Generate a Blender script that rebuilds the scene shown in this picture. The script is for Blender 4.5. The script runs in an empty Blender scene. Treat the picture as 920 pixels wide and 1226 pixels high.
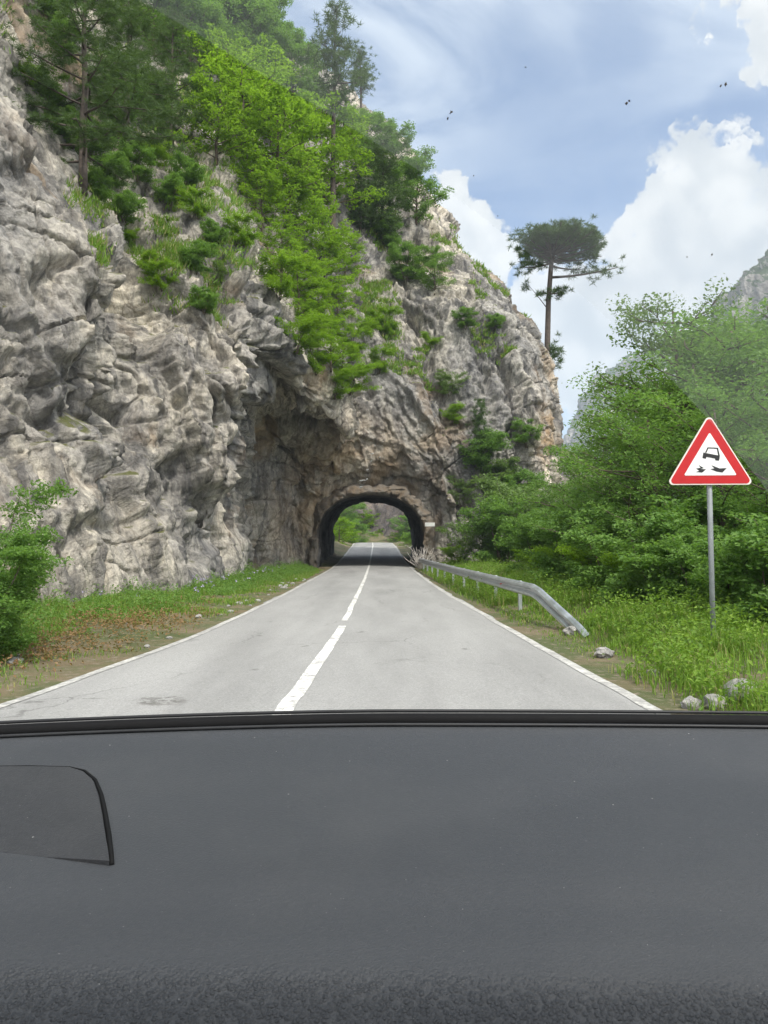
import bpy, math, random
import numpy as np

# ------------------------------------------------------------------ camera, sky, sun, exposure
S = bpy.context.scene
COL = S.collection
EYE = 1.4
PITCH = math.atan(37 / 920)
CP, SP = math.cos(PITCH), math.sin(PITCH)
cd = bpy.data.cameras.new("camera")
cd.sensor_fit = 'HORIZONTAL'; cd.sensor_width = 36; cd.lens = 36
cd.clip_start = 0.05; cd.clip_end = 9000
cam = bpy.data.objects.new("camera", cd); COL.objects.link(cam)
cam.location = (0, 0, EYE); cam.rotation_euler = (math.pi / 2 + PITCH, 0, 0)
S.camera = cam

SUN = np.array([0.27, -0.47, 0.84]); SUN /= np.linalg.norm(SUN)
SKY_STRENGTH = 0.09
S.view_settings.view_transform = 'Standard'
S.view_settings.look = 'None'
S.view_settings.gamma = 1
S.view_settings.use_curve_mapping = False
S.view_settings.exposure = 1.15
S.render.engine = 'CYCLES'
S.cycles.use_denoising = True
S.cycles.use_adaptive_sampling = True
S.cycles.adaptive_threshold = 0.018
S.cycles.max_bounces = 7
S.cycles.diffuse_bounces = 4
S.cycles.transparent_max_bounces = 16
S.cycles.volume_bounces = 0
S.cycles.sample_clamp_indirect = 6

def img_dir(px, py):
    u, v = (px - 460) / 920, (613 - py) / 920
    d = np.array([u, CP - v * SP, SP + v * CP])
    return d / np.linalg.norm(d)

def P(px, py, D):
    """world point on the sight line of photo pixel (px, py), D metres ahead"""
    u, v = (px - 460) / 920, (613 - py) / 920
    s = D / (CP - v * SP)
    return np.array([u * s, D, EYE + (SP + v * CP) * s])

def project(p):
    p = np.asarray(p)
    x, y, z = p[..., 0], p[..., 1], p[..., 2] - EYE
    f = y * CP + z * SP
    f = np.where(np.abs(f) < 1e-6, 1e-6, f)
    return 460 + 920 * x / f, 613 - 920 * (z * CP - y * SP) / f, f

class NT:
    """small helper for node trees"""
    def __init__(s, tree): s.t = tree; s.n = tree.nodes; s.l = tree.links
    def new(s, typ, **kw):
        n = s.n.new(typ)
        for k, v in kw.items(): setattr(n, k, v)
        return n
    def put(s, sock, v):
        if isinstance(v, bpy.types.NodeSocket): s.l.new(v, sock)
        elif v is not None:
            if isinstance(v, (tuple, list)) and len(v) == 3 and sock.type == 'RGBA': v = (*v, 1)
            sock.default_value = v
    def math(s, op, a, b=None, c=None, clamp=False):
        n = s.new('ShaderNodeMath', operation=op, use_clamp=clamp)
        s.put(n.inputs[0], a)
        if b is not None: s.put(n.inputs[1], b)
        if c is not None: s.put(n.inputs[2], c)
        return n.outputs[0]
    def vmath(s, op, a, b=None, out=0):
        n = s.new('ShaderNodeVectorMath', operation=op)
        s.put(n.inputs[0], a)
        if b is not None:
            if op == 'SCALE': s.put(n.inputs['Scale'], b)
            else: s.put(n.inputs[1], b)
        return n.outputs['Value'] if op in ('DISTANCE', 'DOT_PRODUCT', 'LENGTH') else n.outputs[0]
    def noise(s, vec, scale, detail=6, rough=0.55, dist=0.0, col=False):
        n = s.new('ShaderNodeTexNoise')
        s.put(n.inputs['Vector'], vec)
        n.inputs['Scale'].default_value = scale; n.inputs['Detail'].default_value = detail
        n.inputs['Roughness'].default_value = rough; n.inputs['Distortion'].default_value = dist
        return n.outputs['Color' if col else 'Fac']
    def voro(s, vec, scale, feature='F1', out='Distance', rnd=1.0):
        n = s.new('ShaderNodeTexVoronoi', feature=feature)
        s.put(n.inputs['Vector'], vec); n.inputs['Scale'].default_value = scale
        n.inputs['Randomness'].default_value = rnd
        return n.outputs[out]
    def ramp(s, fac, lo, hi, a=0.0, b=1.0, smooth=True):
        n = s.new('ShaderNodeMapRange', interpolation_type='SMOOTHSTEP' if smooth else 'LINEAR')
        s.put(n.inputs['Value'], fac); s.put(n.inputs['From Min'], lo); s.put(n.inputs['From Max'], hi)
        s.put(n.inputs['To Min'], a); s.put(n.inputs['To Max'], b)
        return n.outputs[0]
    def mix(s, fac, a, b, mode='MIX'):
        n = s.new('ShaderNodeMix', data_type='RGBA', blend_type=mode)
        s.put(n.inputs[0], fac); s.put(n.inputs[6], a); s.put(n.inputs[7], b)
        return n.outputs[2]
    def mapping(s, vec, scale=(1, 1, 1), rot=(0, 0, 0), loc=(0, 0, 0)):
        n = s.new('ShaderNodeMapping'); s.put(n.inputs['Vector'], vec)
        n.inputs['Scale'].default_value = scale; n.inputs['Rotation'].default_value = rot; n.inputs['Location'].default_value = loc
        return n.outputs[0]
    def bump(s, h, strength=0.5, dist=0.05, normal=None):
        n = s.new('ShaderNodeBump'); s.put(n.inputs['Height'], h)
        n.inputs['Strength'].default_value = strength; n.inputs['Distance'].default_value = dist
        if normal is not None: s.put(n.inputs['Normal'], normal)
        return n.outputs[0]

# ---- world: Nishita sky, with clouds at their directions in the sky
W = bpy.data.worlds.new("World"); S.world = W; W.use_nodes = True
W.node_tree.nodes.clear()
w = NT(W.node_tree)
sky = w.new('ShaderNodeTexSky', sky_type='NISHITA')
sky.sun_disc = False
sky.sun_elevation = math.asin(SUN[2]); sky.sun_rotation = math.atan2(SUN[0], SUN[1])
sky.altitude = 600; sky.air_density = 1.0; sky.dust_density = 0.1; sky.ozone_density = 5.0
d = w.new('ShaderNodeTexCoord').outputs['Generated']
sep = w.new('ShaderNodeSeparateXYZ'); w.put(sep.inputs[0], d)
warp = w.vmath('SCALE', w.vmath('SUBTRACT', w.noise(d, 7, 7, 0.62, col=True), (0.5, 0.5, 0.5)), 0.10)
vb = w.voro(w.vmath('ADD', d, w.vmath('SCALE', warp, 0.6)), 13, 'SMOOTH_F1', 'Position')
vb2 = w.voro(w.vmath('ADD', d, w.vmath('SCALE', warp, 0.4)), 32, 'SMOOTH_F1', 'Position')
pull = w.vmath('ADD', w.vmath('SCALE', w.vmath('SUBTRACT', vb, d), 0.55), w.vmath('SCALE', w.vmath('SUBTRACT', vb2, d), 0.6))
warp2 = w.vmath('SCALE', w.vmath('SUBTRACT', w.noise(d, 26, 9, 0.66, col=True), (0.5, 0.5, 0.5)), 0.055)
vb3 = w.voro(w.vmath('ADD', d, w.vmath('SCALE', warp2, 0.5)), 62, 'F1', 'Position')
pull = w.vmath('ADD', pull, w.vmath('SCALE', w.vmath('SUBTRACT', vb3, d), 0.7))
dw = w.vmath('ADD', w.vmath('ADD', d, w.vmath('ADD', warp, warp2)), pull)
def blobs(vec, lst, soft):
    cur = None
    for (px, py, r) in lst:
        c = img_dir(px, py)
        dist = w.vmath('DISTANCE', vec, tuple(float(x) for x in c))
        m = w.ramp(dist, r / 920 * (1 - soft), r / 920 * (1 + soft), 1.0, 0.0)
        cur = m if cur is None else w.math('MAXIMUM', cur, m)
    return cur
cum = blobs(dw, [(852, 222, 62), (905, 270, 62), (800, 262, 48), (870, 320, 95), (770, 300, 50), (800, 390, 105), (745, 335, 45),
                 (960, 330, 120), (700, 420, 90), (900, -5, 40), (960, 10, 60), (560, 320, 62), (530, 270, 40), (1010, 470, 150), (620, 440, 80)], 0.10)
# thin high cloud, everywhere but thinner in one blue gap
den = w.math('ADD', sep.outputs[2], 0.22)
pl = w.vmath('DIVIDE', d, None)
n_ = pl.node; cmb = w.new('ShaderNodeCombineXYZ')
for i in range(3): w.put(cmb.inputs[i], den)
w.put(n_.inputs[1], cmb.outputs[0])
thin_n = w.noise(w.mapping(pl, (1.0, 1.6, 1), (0, 0, 0.6)), 1.5, 9, 0.62, 0.7)
thin = w.ramp(thin_n, 0.34, 0.60, 0.0, 1.15)
gap = blobs(w.vmath('ADD', d, w.vmath('SCALE', warp, 1.2)), [(690, 190, 140), (640, 120, 80), (600, 230, 80), (730, 60, 60), (880, 130, 40)], 0.75)
thin = w.math('MULTIPLY', w.math('ADD', w.math('MULTIPLY', thin, 0.72), 0.0), w.math('SUBTRACT', 1.0, w.math('MULTIPLY', gap, 0.78)))
low = w.ramp(sep.outputs[2], 0.02, 0.34, 0.55, 0.0)
thin = w.math('MAXIMUM', thin, low)
shade_n = w.math('ADD', w.math('MULTIPLY', w.noise(w.vmath('ADD', d, (0.02, 0.0, -0.03)), 9, 8, 0.62), 0.6), w.math('MULTIPLY', w.voro(w.vmath('ADD', d, warp), 24, 'SMOOTH_F1'), 0.55))
shade_big = blobs(dw, [(850, 315, 50), (800, 330, 45), (900, 340, 60), (740, 400, 60)], 0.8)
cumcol = w.mix(w.math('MULTIPLY', w.ramp(shade_n, 0.42, 0.74), 0.7), (1.08, 1.07, 1.05), (0.58, 0.63, 0.69))
cumcol = w.mix(w.math('MULTIPLY', shade_big, 0.45), cumcol, (0.58, 0.63, 0.70))
bg1 = w.new('ShaderNodeBackground'); w.put(bg1.inputs[0], sky.outputs[0]); bg1.inputs[1].default_value = SKY_STRENGTH
bg2 = w.new('ShaderNodeBackground'); w.put(bg2.inputs[0], (0.72, 0.79, 0.87)); bg2.inputs[1].default_value = 0.62
bg3 = w.new('ShaderNodeBackground'); w.put(bg3.inputs[0], cumcol); bg3.inputs[1].default_value = 0.47
m1 = w.new('ShaderNodeMixShader'); w.put(m1.inputs[0], thin); w.put(m1.inputs[1], bg1.outputs[0]); w.put(m1.inputs[2], bg2.outputs[0])
m2 = w.new('ShaderNodeMixShader'); w.put(m2.inputs[0], cum); w.put(m2.inputs[1], m1.outputs[0]); w.put(m2.inputs[2], bg3.outputs[0])
# unseen bright cloud added overhead and behind us, as fill for shaded sides
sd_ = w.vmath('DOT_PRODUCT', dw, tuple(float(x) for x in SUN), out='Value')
fill_cloud = w.math('MAXIMUM', w.ramp(sd_, 0.30, 0.75), w.math('MULTIPLY', w.ramp(sep.outputs[1], 0.25, -0.35), w.ramp(sep.outputs[2], -0.02, 0.15)))
fill_cloud = w.math('MULTIPLY', fill_cloud, w.ramp(thin_n, 0.25, 0.6, 0.75, 1.0))
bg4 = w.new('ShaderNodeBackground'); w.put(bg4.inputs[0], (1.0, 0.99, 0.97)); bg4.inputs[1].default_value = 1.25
m3 = w.new('ShaderNodeMixShader'); w.put(m3.inputs[0], fill_cloud); w.put(m3.inputs[1], m2.outputs[0]); w.put(m3.inputs[2], bg4.outputs[0])
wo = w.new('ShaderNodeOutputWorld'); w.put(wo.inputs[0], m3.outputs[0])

sl = bpy.data.lights.new("sun", 'SUN'); sl.energy = 2.2; sl.angle = math.radians(4); sl.color = (1.0, 0.95, 0.87)
so = bpy.data.objects.new("sun", sl); COL.objects.link(so)
from mathutils import Vector
so.rotation_euler = Vector(tuple(SUN)).to_track_quat('Z', 'Y').to_euler()
so.location = (0, 0, 80)

# ------------------------------------------------------------------ helpers
rng = np.random.default_rng(7)

def mesh_np(name, verts, faces_list, mats, smooth=True, parent=None):
    """ONE mesh object from numpy arrays; faces_list holds (n x k) index arrays or (array, material index)"""
    me = bpy.data.meshes.new(name)
    verts = np.asarray(verts, dtype=np.float32)
    loops, starts, tot, midx = [], [], [], []
    pos = 0
    for f in faces_list:
        mi = 0
        if isinstance(f, tuple): f, mi = f
        f = np.asarray(f, dtype=np.int32)
        if len(f) == 0: continue
        n, k = f.shape
        loops.append(f.ravel()); starts.append(pos + np.arange(n) * k); tot.append(np.full(n, k)); midx.append(np.full(n, mi))
        pos += n * k
    loops = np.concatenate(loops); starts = np.concatenate(starts).astype(np.int32); midx = np.concatenate(midx).astype(np.int32)
    me.vertices.add(len(verts)); me.vertices.foreach_set('co', verts.ravel())
    me.loops.add(len(loops)); me.loops.foreach_set('vertex_index', loops.astype(np.int32))
    me.polygons.add(len(starts)); me.polygons.foreach_set('loop_start', starts)
    me.polygons.foreach_set('material_index', midx)
    me.polygons.foreach_set('use_smooth', np.full(len(starts), smooth, dtype=bool))
    me.update(calc_edges=True); me.validate()
    for m in (mats if isinstance(mats, (list, tuple)) else [mats]): me.materials.append(m)
    o = bpy.data.objects.new(name, me); COL.objects.link(o)
    if parent is not None: o.parent = parent
    return o

class MB:
    """collects boxes, tubes and prisms, builds one mesh object"""
    def __init__(s): s.v = []; s.f = {}; s.n = 0
    def add(s, v, f):
        v = np.asarray(v, float); s.v.append(v)
        for a in f:
            s.f.setdefault(len(a), []).append([i + s.n for i in a])
        s.n += len(v)
    def tube(s, pts, rad, seg=8, cap=True):
        pts = np.asarray(pts, float); k = len(pts)
        rad = np.full(k, rad) if np.isscalar(rad) else np.asarray(rad, float)
        t = np.gradient(pts, axis=0); t /= np.linalg.norm(t, axis=1)[:, None] + 1e-9
        ref = np.array([0, 0, 1.0]) if abs(t[0][2]) < 0.8 else np.array([1.0, 0, 0])
        a = np.cross(t, ref); a /= np.linalg.norm(a, axis=1)[:, None] + 1e-9
        b = np.cross(t, a)
        ang = np.arange(seg) / seg * 2 * np.pi
        v = pts[:, None] + rad[:, None, None] * (np.cos(ang)[None, :, None] * a[:, None] + np.sin(ang)[None, :, None] * b[:, None])
        f = []
        for i in range(k - 1):
            for j in range(seg):
                f.append([i * seg + j, i * seg + (j + 1) % seg, (i + 1) * seg + (j + 1) % seg, (i + 1) * seg + j])
        if cap: f.append(list(range(seg))[::-1]); f.append([(k - 1) * seg + j for j in range(seg)])
        s.add(v.reshape(-1, 3), f)
    def box(s, c, size):
        c = np.asarray(c, float); h = np.asarray(size, float) / 2
        v = [c + h * np.array(q) for q in [(-1, -1, -1), (1, -1, -1), (1, 1, -1), (-1, 1, -1), (-1, -1, 1), (1, -1, 1), (1, 1, 1), (-1, 1, 1)]]
        s.add(v, [[0, 3, 2, 1], [4, 5, 6, 7], [0, 1, 5, 4], [1, 2, 6, 5], [2, 3, 7, 6], [3, 0, 4, 7]])
    def prism(s, poly, y0, y1):
        """polygon in x,z extruded in y"""
        n = len(poly)
        v = [(x, y0, z) for x, z in poly] + [(x, y1, z) for x, z in poly]
        f = [list(range(n)), [n + i for i in range(n)][::-1]] + [[i, n + i, n + (i + 1) % n, (i + 1) % n] for i in range(n)]
        s.add(v, f)
    def build(s, name, mat, parent=None, smooth=False):
        return mesh_np(name, np.concatenate(s.v), list(np.array(a) for a in s.f.values()), mat, smooth, parent)

def bevel(o, wd, seg=2):
    m = o.modifiers.new('bevel', 'BEVEL'); m.width = wd; m.segments = seg; m.limit_method = 'ANGLE'
    return o

def empty(name, loc=(0, 0, 0), rotz=0.0):
    o = bpy.data.objects.new(name, None); COL.objects.link(o)
    o.location = loc; o.rotation_euler = (0, 0, rotz); o.empty_display_size = 0.2
    return o

def tag(o, label=None, cat=None, group=None, kind=None):
    if label: o['label'] = label
    if cat: o['category'] = cat
    if group: o['group'] = group
    if kind: o['kind'] = kind
    return o

def dup(root, loc, rotz=0.0, scale=1.0, label=None, group=None):
    c = root.copy(); COL.objects.link(c)
    c.location = loc; c.rotation_euler = (0, 0, rotz); c.scale = (scale,) * 3 if np.isscalar(scale) else scale
    if label: c['label'] = label
    if group: c['group'] = group
    for ch in list(root.children):
        k = ch.copy(); COL.objects.link(k); k.parent = c
        for g in list(ch.children):
            q = g.copy(); COL.objects.link(q); q.parent = k
    return c

# ---- numpy noise
def _h(ix, iy, iz, seed):
    n = (ix.astype(np.uint32) * np.uint32(374761393) + iy.astype(np.uint32) * np.uint32(668265263) + iz.astype(np.uint32) * np.uint32(2246822519) + np.uint32((seed * 3266489917) & 0xFFFFFFFF))
    n = (n ^ (n >> np.uint32(15))) * np.uint32(2246822519)
    n = (n ^ (n >> np.uint32(13))) * np.uint32(3266489917)
    n = n ^ (n >> np.uint32(16))
    return (n & np.uint32(0xFFFFFF)).astype(np.float64) / float(0xFFFFFF)

def vnoise(p, seed=0):
    i = np.floor(p).astype(np.int64); f = p - i
    u = f * f * f * (f * (f * 6 - 15) + 10)
    r = 0
    for dx in (0, 1):
        wx = u[:, 0] if dx else 1 - u[:, 0]
        for dy in (0, 1):
            wy = u[:, 1] if dy else 1 - u[:, 1]
            for dz in (0, 1):
                wz = u[:, 2] if dz else 1 - u[:, 2]
                r = r + wx * wy * wz * _h(i[:, 0] + dx, i[:, 1] + dy, i[:, 2] + dz, seed)
    return r * 2 - 1

def fbm(p, octv=4, seed=0, gain=0.5):
    a, r, q = 1.0, 0, p.copy()
    for o in range(octv):
        r = r + a * vnoise(q, seed + o * 17); a *= gain; q = q * 2.03 + 11.3
    return r

def facets(p, seed):
    """blocky fracture: every Voronoi cell is a plane with its own tilt; returns a height and the cell's random value"""
    i = np.floor(p).astype(np.int64)
    wsum = np.zeros(len(p)); hgt = np.zeros(len(p))
    for dx in (-1, 0, 1):
        for dy in (-1, 0, 1):
            for dz in (-1, 0, 1):
                c = i + np.array([dx, dy, dz])
                j = np.stack([_h(c[:, 0], c[:, 1], c[:, 2], seed + k) for k in range(3)], 1)
                dv = p - (c + j)
                d2 = (dv ** 2).sum(1)
                g = np.stack([_h(c[:, 0], c[:, 1], c[:, 2], seed + 5 + k) for k in range(3)], 1) - 0.5
                o = _h(c[:, 0], c[:, 1], c[:, 2], seed + 9)
                wgt = np.exp(-np.minimum(d2, 5) * 95) + 1e-250      # a narrow blend keeps the broken edges from stepping
                wsum += wgt; hgt += wgt * ((dv * g).sum(1) * 1.6 + (o - 0.5) * 0.7)
    return hgt / wsum, wsum

def catmull(ctrl, nu, nv):
    """interpolating spline sheet through the control lattice"""
    def axis(a, n):
        a = np.concatenate([2 * a[:1] - a[1:2], a, 2 * a[-1:] - a[-2:-1]])
        out = []
        k = len(a) - 3
        t = (np.arange(n) / n)[:, None, None]
        for i in range(k):
            p0, p1, p2, p3 = a[i:i + 1], a[i + 1:i + 2], a[i + 2:i + 3], a[i + 3:i + 4]
            m1, m2 = (p2 - p0) * 0.42, (p3 - p1) * 0.42
            h = (2 * t ** 3 - 3 * t ** 2 + 1) * p1 + (t ** 3 - 2 * t ** 2 + t) * m1 + (-2 * t ** 3 + 3 * t ** 2) * p2 + (t ** 3 - t ** 2) * m2
            out.append(h)
        out.append(a[-2:-1])
        return np.concatenate(out)
    a = axis(ctrl, nu)
    return axis(a.transpose(1, 0, 2), nv).transpose(1, 0, 2)

def grid_normals(g):
    du = np.gradient(g, axis=0); dv = np.gradient(g, axis=1)
    n = np.cross(du, dv)
    return n / (np.linalg.norm(n, axis=2)[..., None] + 1e-9)

def grid_faces(a, b):
    i = np.arange(a * b).reshape(a, b)
    return np.stack([i[:-1, :-1], i[1:, :-1], i[1:, 1:], i[:-1, 1:]], -1).reshape(-1, 4)

def lerp(x, xs, ys): return np.interp(x, xs, ys)

# ------------------------------------------------------------------ materials
def mat(name):
    m = bpy.data.materials.new(name); m.use_nodes = True
    t = NT(m.node_tree); t.n.clear()
    out = t.new('ShaderNodeOutputMaterial')
    return m, t, out

def plain(name, col, rough=0.6, metal=0.0, var=0.12, scale=8.0, bump=0.0, spec=0.5):
    m, t, out = mat(name)
    co = t.new('ShaderNodeTexCoord').outputs['Object']
    n = t.noise(co, scale, 6, 0.6)
    c = t.mix(t.ramp(n, 0.3, 0.7), tuple(x * (1 - var) for x in col), tuple(min(1, x * (1 + var)) for x in col))
    b = t.new('ShaderNodeBsdfPrincipled'); t.put(b.inputs['Base Color'], c)
    t.put(b.inputs['Roughness'], t.ramp(n, 0.2, 0.8, rough - 0.08, min(1, rough + 0.08)))
    b.inputs['Metallic'].default_value = metal
    b.inputs['Specular IOR Level'].default_value = spec
    if bump: t.put(b.inputs['Normal'], t.bump(t.noise(co, scale * 8, 5, 0.6), 0.4, bump))
    t.put(out.inputs[0], b.outputs[0])
    return m

def leaf_mat(name, a, b, trans=0.35, rough=0.55, straw=False):
    m, t, out = mat(name)
    g = t.new('ShaderNodeNewGeometry')
    oi = t.new('ShaderNodeObjectInfo')
    f = t.math('ADD', t.math('MULTIPLY', g.outputs['Random Per Island'], 0.75), t.math('MULTIPLY', oi.outputs['Random'], 0.25))
    c = t.mix(f, a, b)
    if straw: c = t.mix(t.ramp(g.outputs['Random Per Island'], 0.80, 0.84, 0.0, 0.85), c, (0.36, 0.30, 0.14))
    p = t.new('ShaderNodeBsdfPrincipled'); t.put(p.inputs['Base Color'], c); p.inputs['Roughness'].default_value = rough
    p.inputs['Specular IOR Level'].default_value = 0.35
    tr = t.new('ShaderNodeBsdfTranslucent'); t.put(tr.inputs[0], t.mix(0.5, c, (0.20, 0.36, 0.03), 'MIX'))
    mx = t.new('ShaderNodeMixShader'); mx.inputs[0].default_value = trans
    t.put(mx.inputs[1], p.outputs[0]); t.put(mx.inputs[2], tr.outputs[0]); t.put(out.inputs[0], mx.outputs[0])
    return m

def rock_mat(name, portal=True, tint=(1, 1, 1), bright=1.0, moss=1.0):
    m, t, out = mat(name)
    co = t.new('ShaderNodeTexCoord').outputs['Object']
    g = t.new('ShaderNodeNewGeometry')
    wv = t.vmath('ADD', co, t.vmath('SCALE', t.vmath('SUBTRACT', t.noise(co, 0.5, 2, 0.5, col=True), (0.5, 0.5, 0.5)), 1.1))
    n1 = t.noise(wv, 0.33, 9, 0.62)
    c = t.mix(t.ramp(n1, 0.34, 0.66), (0.24 * bright, 0.24 * bright, 0.24 * bright), (0.485 * bright, 0.472 * bright, 0.442 * bright))
    # pale weathered skin in fine patches
    n2 = t.noise(wv, 1.7, 9, 0.68)
    c = t.mix(t.math('MULTIPLY', t.ramp(n2, 0.50, 0.68), 0.6), c, (0.60 * bright, 0.585 * bright, 0.55 * bright))
    # grey-black water streaks that run down the face
    st = t.noise(t.mapping(wv, (1.1, 1.1, 0.13)), 1.3, 7, 0.62)
    c = t.mix(t.math('MULTIPLY', t.ramp(st, 0.46, 0.62), 0.82), c, (0.125, 0.128, 0.136))
    fs = t.noise(t.mapping(wv, (1, 1, 0.6)), 5.5, 10, 0.72)
    c = t.mix(1.0, c, t.mix(t.ramp(fs, 0.36, 0.64), (0.64, 0.64, 0.65), (1.16, 1.15, 1.13)), 'MULTIPLY')
    # ochre iron stains
    n3 = t.noise(wv, 0.21, 7, 0.6)
    oc = t.ramp(n3, 0.55, 0.70, 0.0, 0.6)
    if portal:
        dist = t.vmath('DISTANCE', t.mapping(co, (1, 0.7, 1)), (-1.0, 41.5 * 0.7, 3.0))
        near = t.ramp(dist, 2.5, 7.0, 0.75, 0.0)
        oc = t.math('MAXIMUM', oc, t.math('MULTIPLY', near, t.ramp(t.noise(wv, 0.6, 6, 0.6), 0.34, 0.6, 0.15, 0.85)))
        sp = t.vmath('DISTANCE', co, (11.2, 45.5, 8.0))
        oc = t.math('MAXIMUM', oc, t.math('MULTIPLY', t.ramp(sp, 1.2, 3.6, 0.9, 0.0), t.ramp(n2, 0.3, 0.6)))
    c = t.mix(oc, c, t.mix(n2, (0.33, 0.215, 0.11), (0.44, 0.33, 0.21)))
    tone = t.ramp(t.noise(t.mapping(wv, (1, 1, 0.5), (0.3, 0.3, 0)), 0.14, 4, 0.55), 0.36, 0.64)
    c = t.mix(1.0, c, t.mix(tone, (0.66, 0.67, 0.70), (1.10, 1.06, 1.00)), 'MULTIPLY')
    # fracture lines
    cr = t.voro(t.mapping(wv, (1.0, 1.0, 0.62), (0.35, 0.5, 0)), 0.9, 'DISTANCE_TO_EDGE')
    cr2 = t.voro(t.mapping(wv, (1.0, 1.0, 0.5), (0.2, -0.4, 0.3)), 2.7, 'DISTANCE_TO_EDGE')
    cn = t.ramp(t.noise(co, 0.45, 5, 0.6), 0.46, 0.62)
    crk = t.math('MULTIPLY', t.math('MAXIMUM', t.ramp(cr, 0.0, 0.035, 0.45, 1.0), t.math('SUBTRACT', 1.0, cn)), t.math('MAXIMUM', t.ramp(cr2, 0.0, 0.04, 0.75, 1.0), cn))
    c = t.mix(1.0, c, t.mix(crk, (0.55, 0.52, 0.48), (1, 1, 1)), 'MULTIPLY')
    c = t.mix(1.0, c, (*tint, 1), 'MULTIPLY')
    fcv = t.new('ShaderNodeSeparateColor'); t.put(fcv.inputs[0], t.voro(t.mapping(wv, (1.0, 1.0, 0.45), (0, 0.4, 0)), 1.1, 'F1', 'Color'))
    c = t.mix(1.0, c, t.mix(fcv.outputs[0], (0.80, 0.80, 0.82), (1.08, 1.07, 1.04)), 'MULTIPLY')
    # moss and thin turf where the rock lies flat enough to hold soil
    sn = t.new('ShaderNodeSeparateXYZ'); t.put(sn.inputs[0], g.outputs['Normal'])
    ml = t.math('ADD', sn.outputs[2], t.math('MULTIPLY', t.math('SUBTRACT', t.noise(co, 0.7, 7, 0.65), 0.5), 1.1))
    mo = t.ramp(ml, 0.80, 1.0, 0.0, moss)
    c = t.mix(mo, c, t.mix(t.noise(co, 2.5, 5), (0.055, 0.085, 0.02), (0.17, 0.15, 0.06)))
    b = t.new('ShaderNodeBsdfPrincipled'); t.put(b.inputs['Base Color'], c)
    b.inputs['Roughness'].default_value = 0.88; b.inputs['Specular IOR Level'].default_value = 0.25
    vw = t.vmath('ADD', co, t.vmath('SCALE', t.vmath('SUBTRACT', t.noise(co, 2.2, 3, 0.6, col=True), (0.5, 0.5, 0.5)), 0.35))
    lean = t.mapping(vw, (1.0, 1.0, 0.5), (0, 0.4, 0))
    fa = t.math('ADD', t.voro(lean, 1.9, 'F1'), t.math('MULTIPLY', t.voro(lean, 5.2, 'F1'), 0.45))
    hgt = t.math('ADD', t.math('ADD', t.math('MULTIPLY', t.noise(wv, 2.4, 10, 0.68), 0.8), t.math('MULTIPLY', crk, 0.12)), t.math('MULTIPLY', fa, -0.16))
    nb = t.bump(hgt, 1.0, 0.30)
    nb = t.bump(t.noise(co, 14, 8, 0.7), 0.7, 0.05, nb)
    t.put(b.inputs['Normal'], nb)
    t.put(out.inputs[0], b.outputs[0])
    return m

M_ROCK = rock_mat('limestone', bright=1.27, tint=(1.03, 1.0, 0.95))
M_FARROCK = rock_mat('far_limestone', portal=False, bright=0.9, moss=1.0)
M_STONE = rock_mat('verge_stone', portal=False, bright=1.75, moss=0.0)

# ------------------------------------------------------------------ the road and the ground
RD = [-30, 0, 4, 6.5, 8, 11, 13, 17.4, 20, 29, 42, 60, 80, 98, 112, 130, 150]
RL = [-3.9, -3.7, -3.5, -3.3, -3.15, -2.87, -2.8, -2.72, -2.7, -2.74, -2.85, -3.0, -3.3, -3.75, -5.2, -9.5, -17]
RC = [-0.9, -0.86, -0.83, -0.82, -0.78, -0.71, -0.69, -0.7, -0.7, -0.73, -0.85, -0.98, -1.15, -1.45, -2.7, -6.5, -13.5]
RR = [2.6, 2.5, 2.4, 2.28, 2.19, 2.08, 2.0, 1.89, 1.75, 1.6, 1.5, 1.3, 1.15, 0.95, -0.1, -3.5, -10]
ZD = [-30, 42, 50, 60, 75, 98, 115, 150]
ZZ = [0, 0, 0.14, 0.46, 0.95, 1.42, 1.35, 0.4]
def smoothed(xs, ys):
    xx = np.linspace(-30, 150, 1801); yy = np.interp(xx, xs, ys)
    k = np.ones(31) / 31
    yp = np.convolve(np.pad(yy, 15, mode='edge'), k, 'valid')
    return lambda D: np.interp(D, xx, yp)
fL, fC, fR, fZ = smoothed(RD, RL), smoothed(RD, RC), smoothed(RD, RR), smoothed(ZD, ZZ)

def ground_z(x, y):
    x = np.asarray(x, float); y = np.asarray(y, float)
    z = fZ(y) - 0.03
    l, r = fL(y) - 0.35, fR(y) + 0.35
    dl = np.clip(l - x, 0, None); dr = np.clip(x - r, 0, None)
    # left verge climbs a little to the rock foot; the right verge swells, then drops to the gorge
    z = z + np.where(y < 46, np.clip(dl * 0.03, 0, 0.12), np.clip(dl * 0.35, 0, 60))
    z = z + 0.22 * np.clip(dr / 2.2, 0, 1) ** 2 * (3 - 2 * np.clip(dr / 2.2, 0, 1)) - 0.16 * np.clip(dr - 6.5, 0, 90)
    z = z + np.clip(y - 112, 0, 60) * 0.25 * (y > 112)
    q = np.stack([x.ravel() * 0.5, y.ravel() * 0.5, np.zeros(x.size)], 1)
    bumps = (fbm(q, 4, 3) * 0.07).reshape(x.shape)
    return z + bumps * np.clip((dl + dr) / 0.8, 0, 1)

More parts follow.
